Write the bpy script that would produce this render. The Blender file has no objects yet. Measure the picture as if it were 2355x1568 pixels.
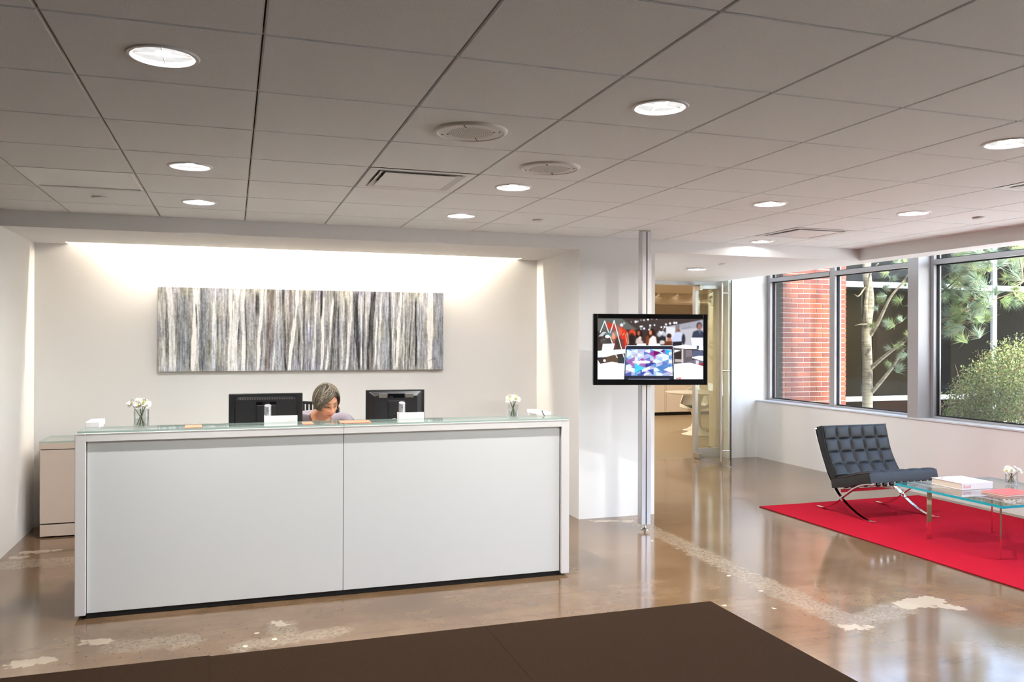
import bpy, bmesh, math, random
import numpy as np
from mathutils import Matrix, Vector
random.seed(7)
rng = np.random.default_rng(11)
SC = bpy.context.scene
COL = SC.collection
PI = math.pi

# ---------------------------------------------------------------- camera
F_PX, YAW, ROLL, CAMZ = 1918.0, 0.3228, 0.003, 1.58
cam_data = bpy.data.cameras.new('camera')
cam = bpy.data.objects.new('camera', cam_data)
COL.objects.link(cam)
fwd = Vector((math.sin(YAW), math.cos(YAW), 0))
r0 = Vector((math.cos(YAW), -math.sin(YAW), 0))
up0 = Vector((0, 0, 1))
rt = r0 * math.cos(ROLL) + up0 * math.sin(ROLL)
up = -r0 * math.sin(ROLL) + up0 * math.cos(ROLL)
cm = Matrix.Identity(4)
for i in range(3):
    cm[i][0], cm[i][1], cm[i][2] = rt[i], up[i], -fwd[i]
cm[2][3] = CAMZ
cam.matrix_world = cm
cam_data.sensor_width = 36.0
cam_data.lens = F_PX / 2355.0 * 36.0
cam_data.shift_y = 0.0
cam_data.clip_start = 0.05
SC.camera = cam

# ---------------------------------------------------------------- view, world, sun
SC.view_settings.view_transform = 'Standard'
SC.view_settings.look = 'None'
SC.view_settings.gamma = 1.0
SC.view_settings.use_curve_mapping = False
SC.view_settings.exposure = 0.7
SC.cycles.max_bounces = 7
SC.cycles.diffuse_bounces = 4
SC.cycles.glossy_bounces = 3
SC.cycles.transmission_bounces = 3
SC.cycles.transparent_max_bounces = 10
SC.cycles.caustics_reflective = False
SC.cycles.caustics_refractive = False
SC.cycles.sample_clamp_indirect = 6.0
SC.cycles.use_adaptive_sampling = True
SC.cycles.adaptive_threshold = 0.04
world = bpy.data.worlds.new('world')
SC.world = world
world.use_nodes = True
wn = world.node_tree
wn.nodes.clear()
w_out = wn.nodes.new('ShaderNodeOutputWorld')
w_bg = wn.nodes.new('ShaderNodeBackground')
w_sky = wn.nodes.new('ShaderNodeTexSky')
w_sky.sky_type = 'NISHITA'
w_sky.sun_disc = False
w_sky.sun_elevation = math.radians(42)
w_sky.sun_rotation = math.radians(190)
w_sky.air_density = 1.0
w_sky.dust_density = 3.0
w_sky.ozone_density = 1.0
w_bg.inputs['Strength'].default_value = 1.25
wn.links.new(w_sky.outputs[0], w_bg.inputs['Color'])
wn.links.new(w_bg.outputs[0], w_out.inputs['Surface'])
sun_data = bpy.data.lights.new('sun', 'SUN')
sun_data.energy = 6.8
sun_data.angle = math.radians(3)
sun_data.color = (1.0, 0.93, 0.82)
sun = bpy.data.objects.new('sun', sun_data)
COL.objects.link(sun)
sun.rotation_euler = Vector((0.06, 0.74, -0.67)).to_track_quat('-Z', 'Y').to_euler()
sun.location = (20, -20, 20)
LENS_POWER = 0.54
BULB_POWER = 4600.0
COVE_POWER = 175.0

# ---------------------------------------------------------------- helpers
def lin(c):
    c = c / 255.0
    return c / 12.92 if c <= 0.04045 else ((c + 0.055) / 1.055) ** 2.4
def rgb(r, g, b):
    return (lin(r), lin(g), lin(b), 1.0)
MATS = {}
def newmat(name):
    m = bpy.data.materials.new(name)
    m.use_nodes = True
    nt = m.node_tree
    nt.nodes.clear()
    out = nt.nodes.new('ShaderNodeOutputMaterial')
    MATS[name] = m
    return m, nt, out
def mat(name, col, rough=0.5, metal=0.0, var=0.04, vscale=6.0, bump=0.0, bscale=200.0, spec=0.5, coat=0.0, sheen=0.0, stretch=None):
    m, nt, out = newmat(name)
    b = nt.nodes.new('ShaderNodeBsdfPrincipled')
    nt.links.new(b.outputs[0], out.inputs[0])
    tc = nt.nodes.new('ShaderNodeTexCoord')
    vec = tc.outputs['Object']
    if stretch:
        mp = nt.nodes.new('ShaderNodeMapping')
        mp.inputs['Scale'].default_value = stretch
        nt.links.new(vec, mp.inputs[0])
        vec = mp.outputs[0]
    n = nt.nodes.new('ShaderNodeTexNoise')
    n.inputs['Scale'].default_value = vscale
    n.inputs['Detail'].default_value = 2
    nt.links.new(vec, n.inputs['Vector'])
    mx = nt.nodes.new('ShaderNodeMix')
    mx.data_type = 'RGBA'
    mx.inputs[6].default_value = tuple(max(0, c * (1 - var)) for c in col[:3]) + (1,)
    mx.inputs[7].default_value = tuple(min(1, c * (1 + var)) for c in col[:3]) + (1,)
    nt.links.new(n.outputs['Fac'], mx.inputs[0])
    nt.links.new(mx.outputs[2], b.inputs['Base Color'])
    b.inputs['Roughness'].default_value = rough
    b.inputs['Metallic'].default_value = metal
    b.inputs['Specular IOR Level'].default_value = spec
    b.inputs['Coat Weight'].default_value = coat
    b.inputs['Coat Roughness'].default_value = 0.05
    b.inputs['Sheen Weight'].default_value = sheen
    if bump > 0:
        n2 = nt.nodes.new('ShaderNodeTexNoise')
        n2.inputs['Scale'].default_value = bscale
        n2.inputs['Detail'].default_value = 1
        nt.links.new(vec, n2.inputs['Vector'])
        bp = nt.nodes.new('ShaderNodeBump')
        bp.inputs['Strength'].default_value = bump
        bp.inputs['Distance'].default_value = 0.004
        nt.links.new(n2.outputs['Fac'], bp.inputs['Height'])
        nt.links.new(bp.outputs[0], b.inputs['Normal'])
    return m
def emit(name, col, strength, streak=0.0):
    m, nt, out = newmat(name)
    e = nt.nodes.new('ShaderNodeEmission')
    e.inputs['Strength'].default_value = strength
    e.inputs['Color'].default_value = col
    if streak > 0:
        tc = nt.nodes.new('ShaderNodeTexCoord')
        n = nt.nodes.new('ShaderNodeTexNoise')
        n.inputs['Scale'].default_value = 26
        nt.links.new(tc.outputs['Object'], n.inputs['Vector'])
        mr = nt.nodes.new('ShaderNodeMapRange')
        mr.inputs['To Min'].default_value = strength * (1 - streak)
        mr.inputs['To Max'].default_value = strength * (1 + streak)
        nt.links.new(n.outputs['Fac'], mr.inputs['Value'])
        nt.links.new(mr.outputs[0], e.inputs['Strength'])
    nt.links.new(e.outputs[0], out.inputs[0])
    return m
def glass(name, tint=(1, 1, 1, 1), refl=0.9, base=0.03, rough=0.0, power=4.0, mirror=(0.95, 0.98, 1.0, 1)):
    """thin pane: clear transmission plus a facing-dependent reflection"""
    m, nt, out = newmat(name)
    t = nt.nodes.new('ShaderNodeBsdfTransparent')
    t.inputs['Color'].default_value = tint
    g = nt.nodes.new('ShaderNodeBsdfGlossy')
    g.inputs['Roughness'].default_value = rough
    g.inputs['Color'].default_value = mirror
    geo = nt.nodes.new('ShaderNodeNewGeometry')
    dt = nt.nodes.new('ShaderNodeVectorMath'); dt.operation = 'DOT_PRODUCT'
    nt.links.new(geo.outputs['Normal'], dt.inputs[0])
    nt.links.new(geo.outputs['Incoming'], dt.inputs[1])
    ab = nt.nodes.new('ShaderNodeMath'); ab.operation = 'ABSOLUTE'
    nt.links.new(dt.outputs['Value'], ab.inputs[0])
    sb = nt.nodes.new('ShaderNodeMath'); sb.operation = 'SUBTRACT'; sb.inputs[0].default_value = 1.0
    nt.links.new(ab.outputs[0], sb.inputs[1])
    pw = nt.nodes.new('ShaderNodeMath'); pw.operation = 'POWER'; pw.inputs[1].default_value = power
    nt.links.new(sb.outputs[0], pw.inputs[0])
    ma = nt.nodes.new('ShaderNodeMath'); ma.operation = 'MULTIPLY_ADD'
    ma.inputs[1].default_value = refl - base; ma.inputs[2].default_value = base
    nt.links.new(pw.outputs[0], ma.inputs[0])
    mx = nt.nodes.new('ShaderNodeMixShader')
    nt.links.new(ma.outputs[0], mx.inputs[0])
    nt.links.new(t.outputs[0], mx.inputs[1])
    nt.links.new(g.outputs[0], mx.inputs[2])
    nt.links.new(mx.outputs[0], out.inputs[0])
    return m
def attr_mat(name, emission=0.0, rough=0.5, bump=0.0, spec=0.5):
    m, nt, out = newmat(name)
    a = nt.nodes.new('ShaderNodeAttribute'); a.attribute_name = 'col'
    if emission > 0:
        e = nt.nodes.new('ShaderNodeEmission'); e.inputs['Strength'].default_value = emission
        nt.links.new(a.outputs['Color'], e.inputs['Color'])
        g = nt.nodes.new('ShaderNodeBsdfGlossy'); g.inputs['Roughness'].default_value = 0.12
        mx = nt.nodes.new('ShaderNodeMixShader'); mx.inputs[0].default_value = 0.03
        nt.links.new(e.outputs[0], mx.inputs[1]); nt.links.new(g.outputs[0], mx.inputs[2])
        nt.links.new(mx.outputs[0], out.inputs[0])
    else:
        b = nt.nodes.new('ShaderNodeBsdfPrincipled')
        nt.links.new(a.outputs['Color'], b.inputs['Base Color'])
        b.inputs['Roughness'].default_value = rough
        b.inputs['Specular IOR Level'].default_value = spec
        if bump > 0:
            n2 = nt.nodes.new('ShaderNodeTexNoise'); n2.inputs['Scale'].default_value = 300
            bp = nt.nodes.new('ShaderNodeBump'); bp.inputs['Strength'].default_value = bump; bp.inputs['Distance'].default_value = 0.002
            nt.links.new(n2.outputs['Fac'], bp.inputs['Height']); nt.links.new(bp.outputs[0], b.inputs['Normal'])
        nt.links.new(b.outputs[0], out.inputs[0])
    return m

ORG = {}
class MB:
    """collects geometry in world coordinates; build() links it as one mesh object"""
    def __init__(self, xf=None):
        self.v = []; self.f = []; self.mi = []; self.xf = xf
    def add(self, vs, fs, mi=0):
        n = len(self.v)
        for p in vs:
            p = Vector(p)
            self.v.append(self.xf @ p if self.xf else p)
        for q in fs:
            self.f.append([n + i for i in q]); self.mi.append(mi)
        return self
    def box(self, x0, x1, y0, y1, z0, z1, mi=0):
        vs = [(x0, y0, z0), (x1, y0, z0), (x1, y1, z0), (x0, y1, z0), (x0, y0, z1), (x1, y0, z1), (x1, y1, z1), (x0, y1, z1)]
        return self.add(vs, [(0, 3, 2, 1), (4, 5, 6, 7), (0, 1, 5, 4), (1, 2, 6, 5), (2, 3, 7, 6), (3, 0, 4, 7)], mi)
    def lathe(self, prof, c=(0, 0, 0), n=32, mi=0, rot=None):
        vs = []; fs = []
        k = len(prof)
        for i in range(n):
            a = 2 * PI * i / n
            for (r, z) in prof:
                p = Vector((r * math.cos(a), r * math.sin(a), z))
                if rot: p = rot @ p
                vs.append(p + Vector(c))
        for i in range(n):
            j = (i + 1) % n
            for q in range(k - 1):
                fs.append((i * k + q, j * k + q, j * k + q + 1, i * k + q + 1))
        return self.add(vs, fs, mi)
    def disc(self, c, r, n=24, rot=None, flip=False, mi=0):
        vs = [Vector((r * math.cos(2 * PI * i / n), r * math.sin(2 * PI * i / n), 0)) for i in range(n)]
        if rot: vs = [rot @ p for p in vs]
        vs = [p + Vector(c) for p in vs]
        f = list(range(n))
        if flip: f.reverse()
        return self.add(vs, [f], mi)
    def tube(self, pts, rad, n=8, mi=0, cap=True):
        pts = [Vector(p) for p in pts]
        rads = rad if isinstance(rad, (list, tuple)) else [rad] * len(pts)
        vs = []; fs = []
        pn = None
        for i, p in enumerate(pts):
            t = (pts[min(i + 1, len(pts) - 1)] - pts[max(i - 1, 0)])
            if t.length < 1e-9: t = Vector((0, 0, 1))
            t.normalize()
            if pn is None:
                pn = t.cross(Vector((0, 0, 1)))
                if pn.length < 1e-3: pn = t.cross(Vector((1, 0, 0)))
            pn = (pn - t * pn.dot(t)).normalized()
            bn = t.cross(pn)
            for k in range(n):
                a = 2 * PI * k / n
                vs.append(p + (pn * math.cos(a) + bn * math.sin(a)) * rads[i])
        for i in range(len(pts) - 1):
            for k in range(n):
                k2 = (k + 1) % n
                fs.append((i * n + k, i * n + k2, (i + 1) * n + k2, (i + 1) * n + k))
        if cap:
            fs.append(tuple(reversed(range(n))))
            fs.append(tuple(range((len(pts) - 1) * n, len(pts) * n)))
        return self.add(vs, fs, mi)
    def bar(self, pts, w, t, axis=(1, 0, 0), mi=0):
        """flat bar: width w along axis, thickness t across, following pts"""
        pts = [Vector(p) for p in pts]; ax = Vector(axis).normalized()
        vs = []; fs = []
        for i, p in enumerate(pts):
            tg = (pts[min(i + 1, len(pts) - 1)] - pts[max(i - 1, 0)]).normalized()
            nn = ax.cross(tg).normalized()
            vs += [p - ax * w / 2 - nn * t / 2, p + ax * w / 2 - nn * t / 2, p + ax * w / 2 + nn * t / 2, p - ax * w / 2 + nn * t / 2]
        for i in range(len(pts) - 1):
            for k in range(4):
                k2 = (k + 1) % 4
                fs.append((i * 4 + k, i * 4 + k2, (i + 1) * 4 + k2, (i + 1) * 4 + k))
        fs.append((3, 2, 1, 0)); e = (len(pts) - 1) * 4
        fs.append((e, e + 1, e + 2, e + 3))
        return self.add(vs, fs, mi)
    def mesh(self, me):
        n = len(self.v)
        for v in me.vertices:
            self.v.append(self.xf @ v.co if self.xf else v.co.copy())
        for p in me.polygons:
            self.f.append([n + i for i in p.vertices]); self.mi.append(0)
        return self
    def build(self, name, mats, parent=None, smooth=False, bevel=0.0, org=None, recalc=True):
        me = bpy.data.meshes.new(name)
        if parent is not None:
            o = ORG[parent.name]
        elif org is not None:
            o = Vector(org)
        else:
            xs = [p.x for p in self.v]; ys = [p.y for p in self.v]; zs = [p.z for p in self.v]
            o = Vector(((min(xs) + max(xs)) / 2, (min(ys) + max(ys)) / 2, min(zs)))
        me.from_pydata([p - o for p in self.v], [], self.f)
        if not isinstance(mats, (list, tuple)): mats = [mats]
        for m in mats: me.materials.append(m)
        if len(mats) > 1:
            me.polygons.foreach_set('material_index', self.mi)
        if recalc:
            bm = bmesh.new(); bm.from_mesh(me)
            bmesh.ops.recalc_face_normals(bm, faces=bm.faces)
            bm.to_mesh(me); bm.free()
        if smooth:
            me.polygons.foreach_set('use_smooth', [True] * len(me.polygons))
        ob = bpy.data.objects.new(name, me)
        COL.objects.link(ob)
        if parent is not None:
            ob.parent = parent
        else:
            ob.location = o
        ORG[ob.name] = o.copy()
        if bevel > 0:
            bv = ob.modifiers.new('bevel', 'BEVEL')
            bv.width = bevel; bv.segments = 2; bv.limit_method = 'ANGLE'
        if smooth and bevel == 0:
            md = ob.modifiers.new('edge', 'EDGE_SPLIT'); md.split_angle = math.radians(40)
        return ob
def tag(o, label=None, cat=None, group=None, kind=None):
    if label: o['label'] = label
    if cat: o['category'] = cat
    if group: o['group'] = group
    if kind: o['kind'] = kind
    return o
def empty(name, loc, label=None, cat=None, group=None, kind=None):
    o = bpy.data.objects.new(name, None)
    COL.objects.link(o)
    o.location = loc; o.empty_display_size = 0.1
    ORG[o.name] = Vector(loc)
    return tag(o, label, cat, group, kind)
def struct(name, mb, m, **k):
    return tag(mb.build(name, m, **k), kind='structure')
def share(o, name, loc, parent, rot=None):
    """another object sharing o's mesh, placed at world loc (parent carries translation only)"""
    c = bpy.data.objects.new(name, o.data if hasattr(o, 'data') else o)
    COL.objects.link(c)
    c.parent = parent
    c.location = Vector(loc) - ORG[parent.name]
    if rot: c.rotation_euler = rot
    return c
def text_mesh(body, size, align='LEFT', extrude=0.0, bold=0.0):
    cu = bpy.data.curves.new('t', 'FONT')
    cu.body = body; cu.size = size; cu.align_x = align; cu.extrude = extrude; cu.resolution_u = 3; cu.offset = bold
    ob = bpy.data.objects.new('t', cu); COL.objects.link(ob)
    dg = bpy.context.evaluated_depsgraph_get()
    me = bpy.data.meshes.new_from_object(ob.evaluated_get(dg))
    bpy.data.objects.remove(ob); bpy.data.curves.remove(cu)
    return me
def frame_xf(o, ex, ey, ez):
    M = Matrix.Identity(4)
    for i in range(3):
        M[i][0], M[i][1], M[i][2], M[i][3] = ex[i], ey[i], ez[i], o[i]
    return M
def ray(px, py):
    """direction through a photograph pixel with unit depth along the view axis"""
    dx, dy = px - 1177.5, py - 783.4
    u = math.cos(ROLL) * dx + math.sin(ROLL) * dy; v = -math.sin(ROLL) * dx + math.cos(ROLL) * dy
    return fwd + r0 * (u / F_PX) - up0 * (v / F_PX)
def at_D(px, py, D): return Vector((0, 0, CAMZ)) + ray(px, py) * D
def at_X(px, py, X):
    d = ray(px, py); return Vector((0, 0, CAMZ)) + d * (X / d.x)
def at_Y(px, py, Y):
    d = ray(px, py); return Vector((0, 0, CAMZ)) + d * (Y / d.y)

# ---------------------------------------------------------------- materials
WHITE_WALL = mat('white_wall_paint', rgb(236, 236, 235), 0.75, var=0.012, vscale=2)
DARK_WALL = mat('unseen_wall_darkened', rgb(120, 115, 110), 0.8, var=0.08)  # dark tone invented for the unseen walls, to dim the near ceiling
TILE = mat('acoustic_tile', rgb(248, 252, 252), 0.95, var=0.035, vscale=90, bump=0.25, bscale=420, spec=0.1)
TEE = mat('grid_tee_paint', rgb(214, 212, 206), 0.5, var=0.01)
SLOT = mat('tee_slot_dark', rgb(62, 58, 54), 0.7, var=0.05)
TRIM = mat('light_trim', rgb(232, 232, 231), 0.4, var=0.01)
LENS = emit('lamp_lens', (1.0, 0.985, 0.965, 1), LENS_POWER, 0.25)
BULB = emit('lamp_bulb', (1.0, 0.985, 0.965, 1), BULB_POWER)
LENS_WARM = emit('office_lamp_lens', (1.0, 0.86, 0.66, 1), 5.0)
BULB_WARM = emit('office_lamp_bulb', (1.0, 0.90, 0.75, 1), 330.0)
BULB_DIM = emit('lamp_bulb_dimmed', (1.0, 0.985, 0.965, 1), 1000.0)
COVE = emit('cove_tube', (1.0, 0.86, 0.70, 1), COVE_POWER)
LOUVRE = mat('lamp_louvre', rgb(140, 134, 126), 0.5, 0.2, var=0.01)
DESK_WHITE = mat('desk_lacquer', rgb(236, 233, 232), 0.35, var=0.008, coat=0.2)
DESK_PANEL = mat('desk_glass_panel', rgb(230, 232, 232), 0.12, var=0.006, spec=0.5)
DARK_GAP = mat('dark_recess', rgb(30, 28, 26), 0.8)
CRED = mat('credenza_laminate', rgb(212, 196, 182), 0.4, var=0.01)
GREEN_GLASS = glass('green_tinted_glass', (0.955, 0.975, 0.965, 1), 0.85, 0.06)
GREEN_EDGE = mat('green_glass_edge', rgb(178, 200, 190), 0.15, var=0.05)
CLEAR = glass('window_glass', (0.97, 0.985, 0.98, 1), 0.9, 0.035, power=4.0)
DOOR_GLASS = glass('door_glass', (0.90, 0.92, 0.88, 1), 0.9, 0.06)
TABLE_GLASS = glass('table_glass', (0.93, 0.98, 0.97, 1), 0.9, 0.10, power=3.0)
TEAL_EDGE = mat('teal_glass_edge', rgb(20, 160, 178), 0.12, var=0.15, vscale=9)
VASE_GLASS = glass('vase_glass', (0.96, 0.97, 0.96, 1), 0.9, 0.06, power=2.2)
ALU = mat('anodised_aluminium', rgb(196, 196, 202), 0.32, 0.75, var=0.02)
ALU_WHITE = mat('window_frame_paint', rgb(214, 216, 222), 0.4, 0.1, var=0.01)
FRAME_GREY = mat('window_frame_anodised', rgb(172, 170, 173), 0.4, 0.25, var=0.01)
CHROME = mat('polished_chrome', rgb(225, 220, 214), 0.05, 1.0, var=0.01)
STEEL = mat('brushed_steel', rgb(190, 188, 184), 0.25, 0.9, var=0.03)
BLACK_PL = mat('black_plastic', rgb(22, 22, 24), 0.4, var=0.1)
BLACK_GLOSS = mat('black_gloss', rgb(8, 8, 10), 0.08, var=0.05, coat=0.5)
GREY_PL = mat('grey_vent_plastic', rgb(96, 92, 86), 0.4, var=0.05)
GASKET = mat('gasket_rubber', rgb(24, 25, 30), 0.6)
LEATHER = mat('black_leather', rgb(21, 20, 19), 0.44, var=0.25, vscale=14, bump=0.18, bscale=900, spec=0.4)
STRAP = mat('leather_strap', rgb(20, 20, 21), 0.5, var=0.1)
CORAL = mat('coral_card', rgb(240, 128, 98), 0.5, var=0.02)
REDMAG = mat('red_magazine_cover', rgb(228, 92, 92), 0.28, var=0.04)
PAPER = mat('paper_pages', rgb(226, 212, 196), 0.8, var=0.06, vscale=3, stretch=(1, 1, 160))
COVER = mat('white_book_cover', rgb(242, 239, 236), 0.35, var=0.01)
PINKPRINT = mat('pink_print', rgb(238, 118, 128), 0.45)
PETAL = mat('daisy_petal', rgb(248, 246, 238), 0.6, var=0.02)
DAISY_C = mat('daisy_centre', rgb(170, 168, 50), 0.8, var=0.15, vscale=120)
STEM = mat('flower_stem', rgb(82, 110, 66), 0.6, var=0.15)
SKIN = attr_mat('skin_tone', rough=0.5)
HAIR = attr_mat('hair_strands', rough=0.55)
KNIT = mat('lavender_grey_knit', rgb(146, 137, 146), 0.9, var=0.10, vscale=160, bump=0.5, bscale=500, sheen=0.2)
TROUSER = mat('dark_trousers', rgb(44, 46, 54), 0.9, var=0.1)
GOLD = mat('gold_wire', rgb(196, 160, 96), 0.25, 0.9)
MESH_BLK = mat('chair_mesh_black', rgb(26, 25, 24), 0.7, var=0.2)
TULIP = mat('tulip_white', rgb(232, 226, 214), 0.3, var=0.01)
PAD = mat('olive_seat_pad', rgb(88, 92, 70), 0.9, var=0.12, vscale=60)
CARPET = mat('office_carpet', rgb(158, 140, 116), 0.98, var=0.14, vscale=180, bump=0.3, bscale=500, spec=0.1)
OFFICE_WALL = mat('office_wall_paint', rgb(206, 192, 170), 0.8, var=0.02)
CABINET = mat('office_cabinet_laminate', rgb(228, 216, 202), 0.5, var=0.01)
MORTAR = mat('mortar', rgb(158, 153, 146), 0.95, var=0.08, vscale=40, bump=0.3, bscale=150)
BRICKS = [mat('brick_fired_red', rgb(92, 42, 26), 0.85, var=0.22, vscale=22, bump=0.35, bscale=120),
          mat('brick_fired_orange', rgb(101, 49, 28), 0.85, var=0.2, vscale=26, bump=0.35, bscale=120),
          mat('brick_fired_plum', rgb(82, 36, 26), 0.85, var=0.2, vscale=24, bump=0.35, bscale=120)]
def bark_mat():
    m, nt, out = newmat('pine_bark'); N = nt.nodes; L = nt.links
    b = N.new('ShaderNodeBsdfPrincipled'); L.new(b.outputs[0], out.inputs[0]); b.inputs['Roughness'].default_value = 0.9
    tc = N.new('ShaderNodeTexCoord')
    def nz(scale, sc3, det):
        mp = N.new('ShaderNodeMapping'); mp.inputs['Scale'].default_value = sc3; L.new(tc.outputs['Object'], mp.inputs[0])
        n = N.new('ShaderNodeTexNoise'); n.inputs['Scale'].default_value = scale; n.inputs['Detail'].default_value = det; L.new(mp.outputs[0], n.inputs['Vector']); return n.outputs['Fac']
    def rp(f, st):
        r = N.new('ShaderNodeValToRGB'); L.new(f, r.inputs[0]); e = r.color_ramp.elements
        while len(e) < len(st): e.new(0.5)
        for el, (p, c) in zip(e, st): el.position = p; el.color = c
        return r.outputs[0]
    base = rp(nz(7, (1, 1, 7), 5), [(0.3, rgb(84, 78, 62)), (0.48, rgb(118, 113, 97)), (0.7, rgb(136, 131, 115))])
    blot = rp(nz(3.2, (1.4, 1.4, 1), 6), [(0.56, (0, 0, 0, 1)), (0.62, (1, 1, 1, 1))])
    mx = N.new('ShaderNodeMix'); mx.data_type = 'RGBA'; L.new(blot, mx.inputs[0]); L.new(base, mx.inputs[6]); mx.inputs[7].default_value = rgb(46, 40, 34); L.new(mx.outputs[2], b.inputs['Base Color'])
    return m
BARK = bark_mat()
TWIG = mat('pine_twig', rgb(116, 102, 82), 0.9, var=0.2, vscale=20)
NEEDLE = [mat('pine_needle_blue', rgb(128, 152, 130), 0.6, var=0.3, vscale=8),
          mat('pine_needle_green', rgb(120, 144, 92), 0.6, var=0.3, vscale=8),
          mat('pine_needle_tan', rgb(160, 128, 86), 0.7, var=0.2, vscale=8)]
LEAF = [mat('shrub_leaf_green', rgb(128, 146, 80), 0.55, var=0.35, vscale=5), mat('shrub_leaf_pale', rgb(164, 176, 116), 0.55, var=0.3, vscale=5),
        mat('shrub_leaf_deep', rgb(94, 114, 62), 0.55, var=0.3, vscale=5), mat('shrub_leaf_russet', rgb(130, 90, 66), 0.6, var=0.3, vscale=5)]
CONE = mat('pine_cone_brown', rgb(120, 80, 58), 0.9, var=0.3, vscale=60)
BOUNCE_GROUND = mat('light_bounce_ground', rgb(226, 222, 214), 0.95, var=0.4, vscale=10, bump=0.6, bscale=30)  # unseen ground made pale to bounce sunlight up onto the ceiling
FACADE_FRAME = mat('facade_white_frame', rgb(92, 98, 103), 0.5, var=0.01)
FACADE_GLASS = glass('facade_dark_glass', (0.30, 0.31, 0.31, 1), 0.5, 0.012, power=5.0, mirror=(0.25, 0.28, 0.3, 1))
FAC_DARK = mat('far_room_dark', rgb(96, 80, 58), 0.9, var=0.5, vscale=0.9)
FAC_TAN = mat('far_room_wood', rgb(140, 108, 70), 0.8, var=0.2, vscale=1.2)
FAC_RED = mat('far_room_red', rgb(150, 34, 34), 0.8, var=0.2)
FAC_GREY = mat('far_room_grey', rgb(92, 100, 106), 0.8, var=0.2)
LETTER = mat('faint_grey_letter', rgb(110, 108, 110), 0.7)
MAT_BROWN = mat('entrance_mat_pile', rgb(50, 36, 26), 1.0, var=0.35, vscale=120, bump=0.8, bscale=380, spec=0.05)
RUG = mat('red_wool_rug', rgb(168, 22, 42), 0.98, var=0.10, vscale=120, bump=0.5, bscale=420, spec=0.05)
RUG_EDGE = mat('rug_binding', rgb(92, 12, 20), 0.95)
CAN = mat('lamp_can', rgb(235, 232, 225), 0.2, 0.3)
SPK = mat('speaker_grille_paint', rgb(232, 230, 226), 0.5, var=0.01)
SPK_HOLE = mat('speaker_perforation', rgb(120, 112, 100), 0.8)
FROST = mat('frosted_lens_panel', rgb(214, 215, 213), 0.35, var=0.10, vscale=2.5)

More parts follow.
